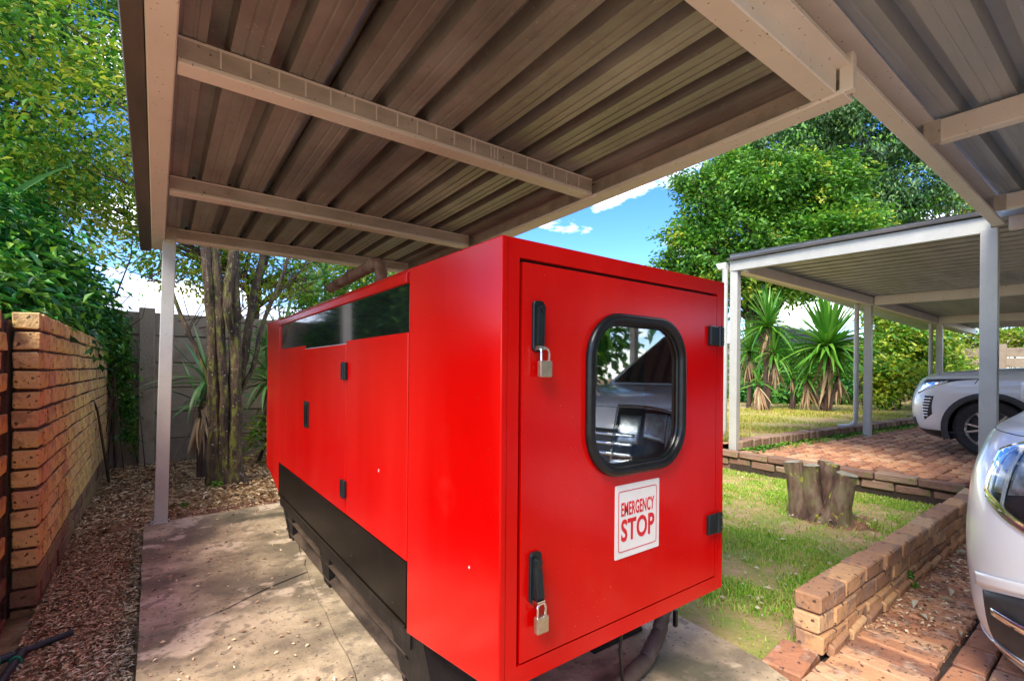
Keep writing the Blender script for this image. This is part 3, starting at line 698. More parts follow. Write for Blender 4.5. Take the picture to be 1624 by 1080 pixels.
# swing handles
def handle(x, z, lift):
    h = P(MB().prism(rrect(x - .02, x + .022, z - .072, z + .072, .012, 4), 'y', YF - .012, YF - .0012), 'handle', 'plastic', bevel=.002)
    lev = MB(); out = .018 + lift
    pr = [(z + .052, YF - .012), (z + .046, YF - .026), (z + .03, YF - .024), (z - .048, YF - .016 - lift), (z - .056, YF - .012 - lift), (z - .052, YF - .009), (z + .05, YF - .009)]
    lev.prism([(b_, a_) for a_, b_ in pr], 'x', x - .012, x + .013)
    lev.build('lever', M['plastic'], h, .003, 2)
    MB().tube([(x, YF - .012, z + .05), (x, YF - .031, z + .048)], .009, 10).build('pivot', M['plastic'], h)
    for s_ in (-1, 1):
        MB().box(x - .014, x + .014, YF - .0165 - lift, YF - .0125, z - .066 + (0 if s_ < 0 else .006), z - .062 + (0 if s_ < 0 else .006)).build('hasp', M['steel'], h)
handle(.862, 1.325, .006); handle(.858, .618, .02)
# writing on the door
sg = P(MB().prism(rrect(1.197, 1.427, .585, .826, .004, 3), 'y', YF - .003, YF - .0013), 'sign', 'sign')
tag(sg, 'white EMERGENCY STOP sticker with red letters and red border')
def border(x0, x1, z0, z1, r, w, y):
    a = rrect(x0, x1, z0, z1, r, 6); b_ = rrect(x0 + w, x1 - w, z0 + w, z1 - w, max(r - w, .001), 6); b = MB(); n = len(a)
    b.v = [(x, y, z) for x, z in a] + [(x, y, z) for x, z in b_] + [(x, y + .0006, z) for x, z in a] + [(x, y + .0006, z) for x, z in b_]
    for i in range(n):
        j = (i + 1) % n; b.f += [(i, j, n + j, n + i), (2 * n + i, 2 * n + j, 3 * n + j, 3 * n + i), (i, j, 2 * n + j, 2 * n + i), (n + i, n + j, 3 * n + j, 3 * n + i)]
    return b
border(1.212, 1.412, .605, .806, .01, .0026, YF - .0038).build('border', M['signred'], sg)
def text(s, x0, x1, z0, z1, y, bold=.02):
    c = bpy.data.curves.new('lettering', 'FONT'); c.body = s; c.size = 1; c.extrude = .004; c.offset = bold; c.resolution_u = 4; c.space_character = 1.05
    t = bpy.data.objects.new('lettering', c); col.objects.link(t); bpy.context.view_layer.update()
    me = bpy.data.meshes.new_from_object(t.evaluated_get(bpy.context.evaluated_depsgraph_get())); bpy.data.objects.remove(t)
    n = len(me.vertices); a = np.empty(n * 3, dtype=np.float32); me.vertices.foreach_get('co', a); a = a.reshape(-1, 3)
    mn, mxx = a.min(0), a.max(0); b = np.zeros_like(a)
    b[:, 0] = x0 + (a[:, 0] - mn[0]) / (mxx[0] - mn[0]) * (x1 - x0); b[:, 2] = z0 + (a[:, 1] - mn[1]) / (mxx[1] - mn[1]) * (z1 - z0); b[:, 1] = y - a[:, 2] * .12
    me.vertices.foreach_set('co', b.ravel()); me.update(); me.materials.clear()
    return me
link('lettering', text('EMERGENCY', 1.226, 1.398, .722, .768, YF - .0036, .018), M['signred'], sg)
link('lettering', text('STOP', 1.226, 1.400, .638, .712, YF - .0036, .026), M['signred'], sg)
for (y, z, w, h) in ((1.92, .78, .0027, .007), (1.2, .62, .0024, .004)):
    P(MB().prism([(y - w, z - h * .6), (y + w * .3, z - h), (y + w, z - h * .2), (y + w * .6, z + h), (y - w * .5, z + h * .8)], 'x', XL - .0016, XL - .0004), 'paint_chip', 'cream')
# exhaust pipe on the roof
ex = P(MB().tube([(1.3, 3.36, 1.57), (1.3, 3.36, 1.86), (1.3, 3.36, 1.92), (1.3, 3.385, 1.965), (1.3, 3.44, 1.985), (1.3, 3.95, 1.975), (1.3, 4.62, 1.96)], [.045] * 7, 16), 'exhaust_pipe', 'rust', smooth=True)
for yy in (3.5, 4.0): MB().tube([(1.3, yy - .02, 1.984), (1.3, yy + .02, 1.984)], .053, 16).build('pipe_clamp', M['rust'], ex, smooth=True)
# padlocks hanging on the handles
def padlock(x, z, label):
    t = empty('padlock', (x, YF - .02, z)); tag(t, label, 'padlock', 'padlocks hanging from the generator door handles')
    MB().box(x - .021, x + .021, YF - .034, YF - .016, z - .05, z - .004).build('padlock_body', M['brass'], t, .004, 2)
    pts = [(x - .0145, YF - .025, z - .008)] + [(x - .0145 * math.cos(a), YF - .025, z + .018 + .0145 * math.sin(a)) for a in [math.pi * k / 8 for k in range(9)]] + [(x + .0145, YF - .025, z - .008)]
    MB().tube(pts, .0036, 8).build('shackle', M['steel'], t, smooth=True)
padlock(.873, 1.232, 'small brass padlock hanging from the upper handle of the red generator door')
padlock(.868, .518, 'small brass padlock hanging from the lower handle of the red generator door')
# conduit and cable under the front
cd = empty('conduit', (1.7, 1.2, 0)); tag(cd, 'black flexible conduit curving down from under the front of the generator', 'conduit')
pts = [(1.80, 1.3, .38), (1.80, 1.28, .30), (1.78, 1.26, .22), (1.70, 1.235, .11), (1.58, 1.21, .045), (1.42, 1.19, .03), (1.2, 1.15, .028)]
fine = []
for a, b in zip(pts, pts[1:]):
    for k in range(8): fine.append(Vector(a).lerp(Vector(b), k / 8))
MB().tube(fine, [.029 + (.003 if i % 2 else 0) for i in range(len(fine))], 14).build('hose', M['conduit'], cd, smooth=True)
MB().tube([(1.80, 1.285, .33), (1.795, 1.27, .26)], .036, 14).build('tape_wrap', M['rubber'], cd, smooth=True)
MB().box(1.80, 1.815, 1.225, 1.24, .10, .17).build('loose_end', M['rubber'], cd)
tag(MB().tube([(1.33, 1.12, .34), (1.34, 1.14, .2), (1.39, 1.17, .06), (1.44, 1.20, .035)], .006, 8).build('cable', M['rubber'], smooth=True), 'thin black cable hanging to the slab beside the thicker conduit', 'cable')
# black water pipe with green rings at bottom left
wp = empty('water_pipe', (-.4, 3.0, -.08)); tag(wp, 'black plastic water pipe with a branch fitting and green rings on the soil', 'pipe')
MB().tube([(-.56, 2.93, -.06), (-.47, 2.965, -.055), (-.315, 3.035, -.05)], .014, 12).build('pipe_length', M['hose'], wp, smooth=True)
MB().tube([(-.47, 2.965, -.055), (-.475, 2.90, -.06)], .021, 12).build('fitting', M['hose'], wp, smooth=True)
MB().tube([(-.478, 2.90, -.06), (-.48, 2.893, -.061)], .024, 12).build('ring', M['greenring'], wp)
MB().tube([(-.48, 2.893, -.061), (-.50, 2.75, -.075), (-.54, 2.55, -.09)], .018, 12).build('pipe_length', M['hose'], wp, smooth=True)
MB().tube([(-.535, 2.94, -.058), (-.545, 2.936, -.058)], .022, 12).build('ring', M['greenring'], wp)
MB().tube([(-.50, 2.953, -.056), (-.535, 2.94, -.058)], .019, 12).build('fitting', M['hose'], wp, smooth=True)

# ------------------------------------------------------------------ precast wall behind
pw = empty('precast_wall', (0, 7.95, -.1)); tag(pw, 'brown precast concrete panel wall behind the mossy tree trunks', 'wall')
zs_ = [-.12, .245, .6, .93, 1.26, 1.62, 1.93]
pmesh = {}
xp = [-3.53, -1.87, -.20, 1.47, 3.14, 4.81]
for i, x in enumerate(xp):
    MB().box(x, x + .17, 7.86, 8.02, -.15, 1.98).build('wall_post', M['precast'], pw, .012)
    if i < len(xp) - 1:
        for k in range(6):
            MB().box(x + .16, xp[i + 1] + .01, 7.92 + tiny(.006), 7.97, zs_[k] + .004, zs_[k + 1] - .006).build('panel', M['precast'], pw, .01)
MB().box(-3.4, 4.9, 7.972, 7.984, -.12, 1.92).build('backing', M['precast'], pw)
# far wall behind the yuccas and hedge
fw = empty('precast_wall', (20, 2, .2)); tag(fw, 'dark precast panel wall beyond the yuccas and the hedge', 'wall')
for j in range(12):
    y = -7 + 1.6 * j
    MB().box(19.9, 20.08, y, y + .16, .1, 2.1).build('wall_post', M['precast'], fw, .01)
    for k in range(6):
        MB().box(19.96, 20.02, y + .15, y + 1.61, .2 + .3 * k + .012, .2 + .3 * (k + 1) - .012).build('panel', M['precast'], fw, .006)

# ------------------------------------------------------------------ neighbouring buildings
def house(loc, w, d, h, rise, name_label, wm, rm):
    t = empty('house', loc); tag(t, name_label, 'house'); x, y, z = loc
    MB().box(x, x + w, y, y + d, z, z + h).build('wall', M[wm], t)
    MB().prism([(y - .4, z + h), (y + d + .4, z + h), (y + d / 2, z + h + rise)], 'x', x - .4, x + w + .4).build('roof', M[rm], t, .02)
    for k in range(3):
        f = MB().box(x + w * (.15 + .3 * k), x + w * (.15 + .3 * k) + 1.1, y - .04, y - .003, z + 1, z + h - .5).build('window', M['white'], t)
        MB().box(x + w * (.15 + .3 * k) + .06, x + w * (.15 + .3 * k) + 1.04, y - .05, y - .042, z + 1.06, z + h - .56).build('pane', M['carglass'], f)
house((-6, 17, -.2), 14, 7, 2.7, 1.1, 'neighbouring house with pale roof behind the precast wall', 'housewall', 'houseroof')
house((27, 8.5, .3), 9, 7, 2.3, 1.1, 'neighbouring house with dark pitched roof behind the yuccas', 'housewall', 'darkroof')

# ------------------------------------------------------------------ trees
def rough(crown):
    out = list(crown)
    for c in crown:
        for k in range(5):
            d = Vector(rng.normal(size=3)).normalized(); q = random.uniform(.75, 1.15); f = random.uniform(.28, .5)
            out.append((c[0] + d.x * c[3] * q, c[1] + d.y * c[4] * q, c[2] + d.z * c[5] * q, c[3] * f, c[4] * f, c[5] * f * .8))
    return out
def trunk_tree(name, label, stems, crown, mlist, nleaf, size, group=None, bark='bark', clump=.25, per=26, aspect=.45, branches=14, droop=.3, cat='tree', shell=.5):
    base = stems[0][0][0]; t = empty(name, tuple(base)); tag(t, label, cat, group)
    for pts, rad in stems:
        fine = []; fr_ = []
        for i in range(len(pts) - 1):
            for k in range(5):
                fine.append(Vector(pts[i]).lerp(Vector(pts[i + 1]), k / 5) + Vector((tiny(.006), tiny(.006), 0)) * (1 if rad[0] < .2 else 4)); fr_.append(rad[i] + (rad[i + 1] - rad[i]) * k / 5)
        fine.append(Vector(pts[-1])); fr_.append(rad[-1])
        MB().tube(fine, fr_, 14, nz=.3, seed=random.random() * 9).build('trunk', M[bark], t, smooth=True)
    b = MB(); tops = [Vector(s[0][-1]) for s in stems]
    for k in range(branches):
        c = crown[k % len(crown)]; e = Vector((c[0] + random.uniform(-.7, .7) * c[3], c[1] + random.uniform(-.7, .7) * c[4], c[2] + random.uniform(-.5, .7) * c[5]))
        s_ = random.choice(tops); s0 = random.choice(stems); r0 = s0[1][-1] * .8
        a = Vector(s0[0][-1]) if k % 3 else Vector(s0[0][-2]).lerp(Vector(s0[0][-1]), random.random())
        m1 = a.lerp(e, .35) + Vector((tiny(.2), tiny(.2), .12)) * (e - a).length * .3; m2 = a.lerp(e, .7) + Vector((tiny(.2), tiny(.2), .08)) * (e - a).length * .3
        b.tube([a, m1, m2, e], [r0, r0 * .55, r0 * .3, r0 * .1], 7)
        for q in range(3):
            u = m1.lerp(e, random.random()); w = u + Vector((random.uniform(-1, 1), random.uniform(-1, 1), random.uniform(-.2, .8))) * (e - a).length * .22
            b.tube([u, u.lerp(w, .5) + Vector((0, 0, .03)), w], [r0 * .3, r0 * .18, r0 * .06], 5)
    if b.v: b.build('branches', M['darkbark' if bark == 'bark' else bark], t, smooth=True)
    tot = sum(w for _, w in mlist)
    crown = rough(crown)
    for mm_, w in mlist:
        P_, D_ = cloud(crown, int(nleaf * w / tot), clump, per, shell)
        link('crown', leaves('crown', P_, size, aspect, droop, out=D_), M[mm_], t)
    return t
# mossy multi-stem tree at the edge of the slab
st = [([(.50, 6.1, -.1), (.50, 6.1, .1), (.49, 6.1, .9), (.46, 6.1, 1.7), (.40, 6.1, 2.6), (.3, 6.1, 3.4)], [.085, .062, .052, .05, .045, .035]),
      ([(.60, 6.08, -.1), (.59, 6.08, .1), (.585, 6.08, .9), (.54, 6.08, 1.7), (.50, 6.1, 2.6), (.5, 6.2, 3.6)], [.085, .058, .048, .046, .045, .04]),
      ([(.72, 6.1, -.1), (.70, 6.1, .1), (.69, 6.1, .9), (.69, 6.1, 1.6), (.67, 6.1, 2.4), (.7, 6.2, 3.5)], [.12, .078, .066, .06, .05, .04]),
      ([(.70, 6.2, .9), (.80, 6.25, 1.3), (.86, 6.3, 1.8), (.98, 6.3, 2.5), (1.1, 6.4, 3.2)], [.05, .045, .04, .036, .03]),
      ([(.74, 6.2, .9), (.88, 6.2, 1.2), (1.0, 6.3, 1.75), (1.22, 6.3, 2.35), (1.4, 6.4, 3.0)], [.03, .026, .024, .02, .015]),
      ([(.47, 6.15, 1.0), (.32, 6.2, 1.45), (.18, 6.25, 1.8), (.0, 6.3, 2.5), (-.2, 6.4, 3.2)], [.022, .02, .018, .014, .01]),
      ([(.66, 6.08, 1.5), (.60, 6.0, 1.85), (.62, 6.0, 2.2), (.66, 6.0, 2.6)], [.04, .045, .04, .035])]
trunk_tree('tree', 'multi-stemmed mossy tree standing between the white post and the generator', st,
           [(.3, 6.5, 4.2, 1.4, 1.2, .9), (1.2, 7.0, 4.6, 1.4, 1.3, 1.0), (-.6, 7.0, 3.8, .8, .9, .7)], [('leafmid', 1), ('leafyellow', 1)], 9000, .075, clump=.2, branches=16)
# thin twigs around the mossy tree
tw = empty('twigs', (.6, 6.4, 1.6)); tag(tw, 'bare thin branches spreading behind the mossy trunks', 'branches')
b = MB()
for k in range(70):
    a = Vector((random.uniform(-.5, 1.7), random.uniform(6.3, 7.4), random.uniform(1.5, 2.4))); d = Vector((random.uniform(-1, 1), random.uniform(-.4, .4), random.uniform(.1, 1))).normalized() * random.uniform(.4, 1.0)
    m_ = a + d * .5 + Vector((tiny(.08), 0, tiny(.08))); r = random.uniform(.004, .01)
    b.tube([a, m_, a + d], [r, r * .7, r * .3], 5)
b.build('branch', M['darkbark'], tw, smooth=True)
# shrub mass above and behind the brick wall
def shrub(name, label, blobs, mlist, n, size, clump=.16, per=20, aspect=.45, droop=.3, bark='darkbark', cat='shrub', group=None, shell=.45, nst=8, sr=1.):
    c = blobs[0]; t = empty(name, (c[0], c[1], c[2] - c[5])); tag(t, label, cat, group); b = MB()
    for k in range(nst):
        q = blobs[k % len(blobs)]; a = Vector((q[0] + tiny(.3), q[1] + tiny(.3), min(-.1, q[2] - q[5]) if name != 'hedge' else .2)); e = Vector((q[0] + random.uniform(-.6, .6) * q[3], q[1] + random.uniform(-.6, .6) * q[4], q[2] + random.uniform(0, .8) * q[5]))
        b.tube([a, a.lerp(e, .5) + Vector((tiny(.2), tiny(.2), 0)) * sr, e], [.03 * sr, .02 * sr, .008 * sr], 6)
    b.build('stem', M[bark], t, smooth=True); tot = sum(w for _, w in mlist)
    for mm_, w in mlist:
        P_, D_ = cloud(blobs, int(n * w / tot), clump, per, shell)
        link('foliage', leaves('foliage', P_, size, aspect, droop, out=D_), M[mm_], t)
    return t
shrub('shrub', 'dense dark green climbing shrub spilling over the top of the brick wall',
      [(-1.1, 5.0, 1.6, .5, .9, .55), (-1.0, 6.2, 1.85, .45, .9, .6), (-.85, 7.2, 1.85, .35, .8, .6), (-1.35, 5.6, 2.3, .4, .8, .45), (-.62, 7.7, 1.5, .14, .35, .4), (-1.4, 7.0, 2.6, .6, .8, .5), (-.68, 6.6, 1.48, .12, 1.2, .2), (-1.2,4.2,1.35,.4,.5,.3)], [('ivy', 5), ('leafmid', 1.2)], 30000, .085, .12, 18, .42, .45, nst=12, sr=.5)
shrub('creeper', 'green creeper trailing down the precast wall beside the brick wall end',
      [(-.36, 7.75, 1.2, .09, .06, .45), (-.42, 7.7, 1.6, .14, .1, .25), (-.3, 7.75, .75, .07, .05, .3), (-.28, 7.7, .35, .06, .05, .25)], [('leafmid', 2), ('ivy', 1)], 1500, .065, .05, 8, .4, .6, cat='creeper', shell=.2, nst=6, sr=.25)
trunk_tree('tree', 'tall feathery green tree filling the upper left behind the brick wall', [([(-2.4, 9.4, -.2), (-2.3, 9.4, 1.5), (-2.2, 9.3, 3.2)], [.13, .11, .08])],
           [(-2.0, 8.6, 3.6, 1.1, 1.0, .8), (-1.5, 8.0, 5.1, 1.1, 1.1, .9), (-2.6, 9.4, 6.6, 1.7, 1.4, 1.3), (-1.2, 9.6, 4.2, .8, 1.0, .8), (-.9, 9.0, 6.3, 1.0, 1.0, 1.2), (-2.0, 10.5, 8.6, 1.8, 1.5, 1.3), (-1.4, 7.0, 3.4, .35, .5, .35), (-1.5, 6.2, 4.4, .5, .7, .6)],
           [('leafmid', 3), ('leafyellow', 1.2), ('ivy', 2.5)], 52000, .10, clump=.17, per=36, aspect=.32, branches=30)
trunk_tree('tree', 'bright yellow-green tree beyond the precast wall seen left of the generator', [([(1.5, 11.5, -.2), (1.6, 11.5, 1.5), (1.7, 11.4, 3)], [.12, .1, .08])],
           [(.3, 11.0, 3.6, 1.1, 1, .9), (1.8, 11.2, 3.5, 1.2, 1, 1.0), (3.4, 11.0, 3.2, 1.2, 1, 1.1), (5, 11, 3.0, 1.2, 1, 1.0), (-2.4, 13, 4.2, 1.4, 1, 1.6), (-1.1, 10, 3.7, .9, .6, .8), (1, 11.5, 5, 2, 1, 1)], [('leafyellow', 3), ('leafmid', 1.5)], 26000, .11, clump=.22, branches=16)
shrub('shrub', 'loose green shrub behind the far left corner of the generator', [(2.0, 7.3, 2.0, .6, .4, .5), (2.6, 7.2, 2.5, .6, .4, .5), (1.5, 7.4, 1.4, .35, .3, .5), (1.3, 7.0, .3, .3, .25, .3)], [('leafmid', 2), ('leafyellow', 1)], 5000, .09, .12, 14, .3)
trunk_tree('tree', 'small treetop just showing above the front edge of the generator', [([(6.6, 9.3, -.2), (6.6, 9.3, 2.5)], [.06, .04])], [(6.6, 9.3, 3.3, .35, .35, .35), (7.2, 9.3, 3.0, .4, .4, .3)], [('leafyellow', 2), ('leafmid', 1)], 900, .16, clump=.1, per=12, branches=4)
# the big trees behind the far carport
def P_at(px, py, f):
    d = ray(px, py); return C0 + d * f
def blob(px, py, f, rx, rz): p = P_at(px, py, f); return (p.x, p.y, p.z, rx, rx, rz)
bt = [blob(1290, 310, 19, 2.0, 1.5), blob(1180, 370, 18.6, 1.9, 1.2), blob(1100, 400, 18.4, 1.2, .9), blob(1210, 300, 19, 1.7, 1.2), blob(1180, 450, 18.5, 1.9, 1.1),
      blob(1260, 430, 18, 2.0, 1.2), blob(1330, 390, 18, 1.8, 1.3), blob(1060, 440, 18.6, .9, .7), blob(1120, 330, 19, 1.1, .8), blob(1090, 290, 19, .6, .4), blob(1160, 265, 19, .8, .6)]
trunk_tree('tree', 'broad bright green tree with layered foliage behind the far carport', [([P_at(1215, 640, 19), P_at(1212, 540, 19), P_at(1205, 470, 19)], [.32, .26, .2]), ([P_at(1195, 600, 19.2), P_at(1190, 520, 19.2), P_at(1180, 450, 19)], [.2, .17, .12])],
           bt, [('leafbig', 3), ('leafmid', 1), ('leafyellow', .35)], 64000, .19, clump=.27, per=40, aspect=.5, branches=30, bark='darkbark', shell=.6)
gt = [blob(1380, 220, 21, 2.4, 1.7), blob(1300, 200, 21.5, 2.0, 1.3), blob(1440, 290, 21, 2.0, 1.6), blob(1230, 240, 21.5, 1.8, 1.2), blob(1340, 160, 22, 1.8, 1.1), blob(1400, 330, 21, 1.6, 1.2), blob(1180, 270, 22, 1.3, .9)]
trunk_tree('tree', 'taller grey-green drooping tree rising behind the bright green tree', [([P_at(1405, 640, 21.5), P_at(1400, 450, 21.5), P_at(1390, 330, 21.5)], [.3, .24, .16])],
           gt, [('leafgrey', 3), ('leafbig', 1)], 40000, .21, clump=.28, per=36, aspect=.38, droop=.9, branches=24, bark='darkbark', shell=.6)
dt = [blob(1500, 330, 23, 2.2, 1.5), blob(1470, 400, 23, 1.8, 1.2), blob(1560, 360, 23.5, 2, 1.5), blob(1620, 300, 24, 2.5, 2)]
trunk_tree('tree', 'sparse olive-brown tree with visible branches right of the grey-green tree', [([P_at(1500, 600, 23), P_at(1500, 450, 23), P_at(1495, 370, 23)], [.22, .18, .12])],
           dt, [('leafdry', 2), ('leafmid', 1), ('leafyellow', .7)], 16000, .17, clump=.3, per=20, branches=40, bark='darkbark')
trunk_tree('tree', 'row of dark garden trees behind the driveway, seen only as a reflection', [([(4, -11, 0), (4, -11, 1.5), (4, -11, 3)], [.2, .16, .12])],
           [(0, -11, 3.2, 2.6, 1.2, 2.6), (4, -11, 3.4, 2.8, 1.2, 3.0), (8, -11, 3.0, 2.6, 1.2, 2.8), (12, -10, 3.2, 2.6, 1.2, 2.8)], [('leafmid', 2), ('ivy', 1)], 9000, .42, clump=.4, per=20, aspect=.6, branches=12, bark='darkbark')
# hedge and background shrubs
def hb(px, py, f, r, rz=None): p = P_at(px, py, f); return (p.x, p.y, p.z, r, r, rz or r)
shrub('hedge', 'bushy light green hedge between the far carport posts', [hb(1420, 600, 12.5, .75, .5), hb(1470, 600, 13, .7, .5), hb(1420, 540, 12.8, .7, .5), hb(1395, 570, 12.5, .4, .6), hb(1460, 545, 13, .8, .5), hb(1500, 590, 13.5, .7, .6), hb(1410, 500, 13, .6, .3), hb(1400, 630, 12.3, .3, .25)],
      [('leafmid', 2), ('leafyellow', 2.4)], 17000, .115, .16, 18, .5, shell=.55, cat='hedge', nst=16)
shrub('shrub', 'yellowish shrub with bare stems behind the hedge near the far wall', [hb(1530, 560, 18, 1.0, .6), hb(1590, 540, 18, 1.1, .5), hb(1620, 540, 17, .8, .5), hb(1480, 520, 18, 1.2, .6)], [('leafyellow', 2), ('leafmid', 1), ('leafdry', 1)], 8000, .15, .2, 16, .45, nst=24)
shrub('shrub', 'dark shrub filling the gap behind the two yuccas', [hb(1210, 590, 15.5, .9, .6), hb(1270, 600, 16, .9, .5), hb(1330, 600, 16, 1.0, .5), hb(1390, 590, 16, .8, .7), hb(1230, 560, 16, .7, .4), hb(1200, 625, 15, .8, .35), hb(1255, 628, 15, .9, .35), hb(1310, 628, 15, .9, .35), hb(1290, 570, 17, 1.2, .5), hb(1360, 575, 17, 1.0, .6)], [('ivy', 2), ('leafmid', 1)], 20000, .14, .2, 18, .45)

# strap-leaf plants (yuccas): every blade an object
def blade_mesh(L, w, bend, name, n=6):
    vs = []; fs = []
    for i in range(n + 1):
        t = i / n; ww = w * (1 - t ** 2.2) * (.55 + .45 * min(1, t * 4)); x = L * t * math.cos(bend * t * .5); z = -L * t * math.sin(bend * t * .75)
        vs += [(x, -ww / 2, z + ww * .22), (x, 0, z), (x, ww / 2, z + ww * .22)]
    for i in range(n):
        a = i * 3; fs += [(a, a + 1, a + 4, a + 3), (a + 1, a + 2, a + 5, a + 4)]
    me = bpy.data.meshes.new(name); me.from_pydata(vs, [], fs)
    for p in me.polygons: p.use_smooth = True
    return me
def yucca(label, base, heads, trunk_r, dead=True, green='yucca', name='yucca', cat='plant', group=None):
    t = empty(name, base); tag(t, label, cat, group)
    for (hx, hy, hz, L, n, nd) in heads:
        pts = [Vector(base), Vector(base).lerp(Vector((hx, hy, hz)), .5) + Vector((tiny(.05), tiny(.05), 0)), Vector((hx, hy, hz))]
        MB().tube(pts, [trunk_r * 1.3, trunk_r, trunk_r * .7], 10, nz=.2).build('trunk', M['darkbark'], t, smooth=True)
        var = [blade_mesh(L * s, L * .075, b_, 'leaf') for s, b_ in ((1, .35), (.9, .7), (1.05, .15), (.85, 1.0))]
        for me in var: me.materials.append(M[green])
        vd = [blade_mesh(L * s, L * .06, b_, 'dead_leaf') for s, b_ in ((.7, .4), (.55, .8), (.8, .2))]
        for me in vd: me.materials.append(M['deadleaf'])
        for k in range(n):
            q = k / n; el = R(88 - 105 * q ** .85) + tiny(.12); az = k * 2.39996 + tiny(.2)
            put(var[2 if q < .3 else random.choice((0, 1, 3))], 'leaf', (hx + tiny(.02), hy + tiny(.02), hz + (1 - q) * L * .10), (random.uniform(-.4, .4), -el, az), t).scale = [random.uniform(.8, 1.1)] * 3
        for k in range(nd):
            az = k * 2.39996; el = R(-random.uniform(45, 88))
            put(random.choice(vd), 'dead_leaf', (hx + tiny(.02), hy + tiny(.02), hz - random.uniform(0, .35) * L), (random.uniform(-.5, .5), -el, az), t)
    return t
def pt(px, py, f): p = P_at(px, py, f); return p
def yh(px, py, f, L, n, nd): p = P_at(px, py, f); return (p.x, p.y, p.z, L, n, nd)
def yb(px, py, f): p = P_at(px, py, f); return (p.x, p.y, .24)
yucca('large spiky green yucca with pale dead leaves, nearest the downpipe', yb(1310, 655, 11.6), [yh(1313, 556, 11.6, 1.45, 175, 16), yh(1280, 600, 11.8, .85, 34, 34), yh(1330, 596, 11.5, .75, 20, 34)], .06)
yucca('tall two-headed yucca left of the large one with hanging dead leaves', yb(1215, 652, 11.9), [yh(1218, 520, 12, 1.0, 80, 26), yh(1228, 565, 11.9, .85, 56, 44), yh(1203, 610, 11.7, .75, 10, 80)], .055)
yucca('short yucca stem with a skirt of dead leaves between the two large yuccas', yb(1256, 648, 12.0), [yh(1256, 600, 12, .42, 26, 34)], .06)
yucca('leafy yucca at the left behind the first far carport post', yb(1187, 645, 12.6), [yh(1188, 560, 12.6, .9, 70, 30)], .05)
yucca('drooping strap-leaf plant with brown dead leaves beside the mossy trunks', (.42, 6.6, -.1), [(.44, 6.62, 1.0, .75, 22, 20), (.4, 6.6, .75, .6, 10, 34)], .04, green='strap', name='strap_leaf_plant')
yucca('strap-leaf plant with long arching leaves behind the generator corner', (1.25, 7.0, -.1), [(1.2, 7.0, 1.0, .8, 46, 16), (1.35, 7.0, 1.45, .7, 34, 6)], .04, green='strap', name='strap_leaf_plant')
yucca('spiky plant tip over the precast wall behind the exhaust pipe', (2.4, 8.8, -.1), [(2.4, 8.8, 2.75, .7, 50, 4)], .05, green='strap', name='strap_leaf_plant')
yucca('large strap leaves rising out of the shrub at the left edge', (-1.3, 5.6, -.1), [(-1.16, 5.75, 2.35, .85, 13, 0)], .04, green='strap', name='strap_leaf_plant')

# ------------------------------------------------------------------ stump
sp_ = empty('tree_stump', (4.5, 1.68, -.03)); tag(sp_, 'mossy multi-stemmed sawn tree stump standing on the lawn', 'stump')
def sstem(b0, t0, r0, r1, tilt=(0, 0)):
    b0 = Vector(b0); t0 = Vector(t0); pts = [b0, b0.lerp(t0, .12), b0.lerp(t0, .4) + Vector((tiny(.02), tiny(.02), 0)), b0.lerp(t0, .75), t0]
    o = MB().tube(pts, [r0 * 1.5, r0 * 1.1, (r0 + r1) / 2 * .92, r1 * .97, r1], 18, nz=.35, seed=random.random() * 9, cap=True).build('stem', M['stump'], sp_, smooth=True)
    d = (pts[-1] - pts[-2]).normalized(); b = MB()
    b.tube([t0 + d * .001, t0 + d * .006], [r1 * .93, r1 * .90], 18, nz=.3).build('cut_face', M['cut'], o)
pv = Vector((.353, -.935, 0)); dv = Vector((.935, .353, 0)); sc_ = Vector((4.5, 1.68, 0))
for (ob, ot, zt_, r0, r1, dp_) in ((-.12, -.20, .43, .085, .07, 0), (-.04, -.07, .41, .085, .072, .02), (-.02, .04, .44, .05, .055, .13), (.03, .085, .43, .05, .055, .09), (.11, .18, .375, .10, .084, -.03)):
    sstem(sc_ + pv * ob + dv * dp_ * .6 + Vector((0, 0, -.06)), sc_ + pv * ot + dv * dp_ + Vector((0, 0, zt_)), r0, r1)
b = MB()
for k in range(8):
    a = R(k * 45 + random.uniform(-12, 12)); l = random.uniform(.17, .24)
    b.tube([(4.53 + math.cos(a) * .06, 1.69 + math.sin(a) * .06, .03), (4.53 + math.cos(a) * l * .6, 1.69 + math.sin(a) * l * .6, .015), (4.53 + math.cos(a) * l, 1.69 + math.sin(a) * l, -.05)], [.05, .03, .012], 8, nz=.6)
b.build('root', M['stump'], sp_, smooth=True)
o = link('soil_patch', sheet_mesh('soil_patch', lambda u, v: (4.15 + 1.0 * u, 1.2 + .9 * v, -.055 + .045 * math.exp(-(((u - .5) / .3) ** 2 + ((v - .48) / .32) ** 2)) + .01 * n3(u * 4, v * 4, 3)), 30, 30), M['redsoil']); tag(o, kind='structure')

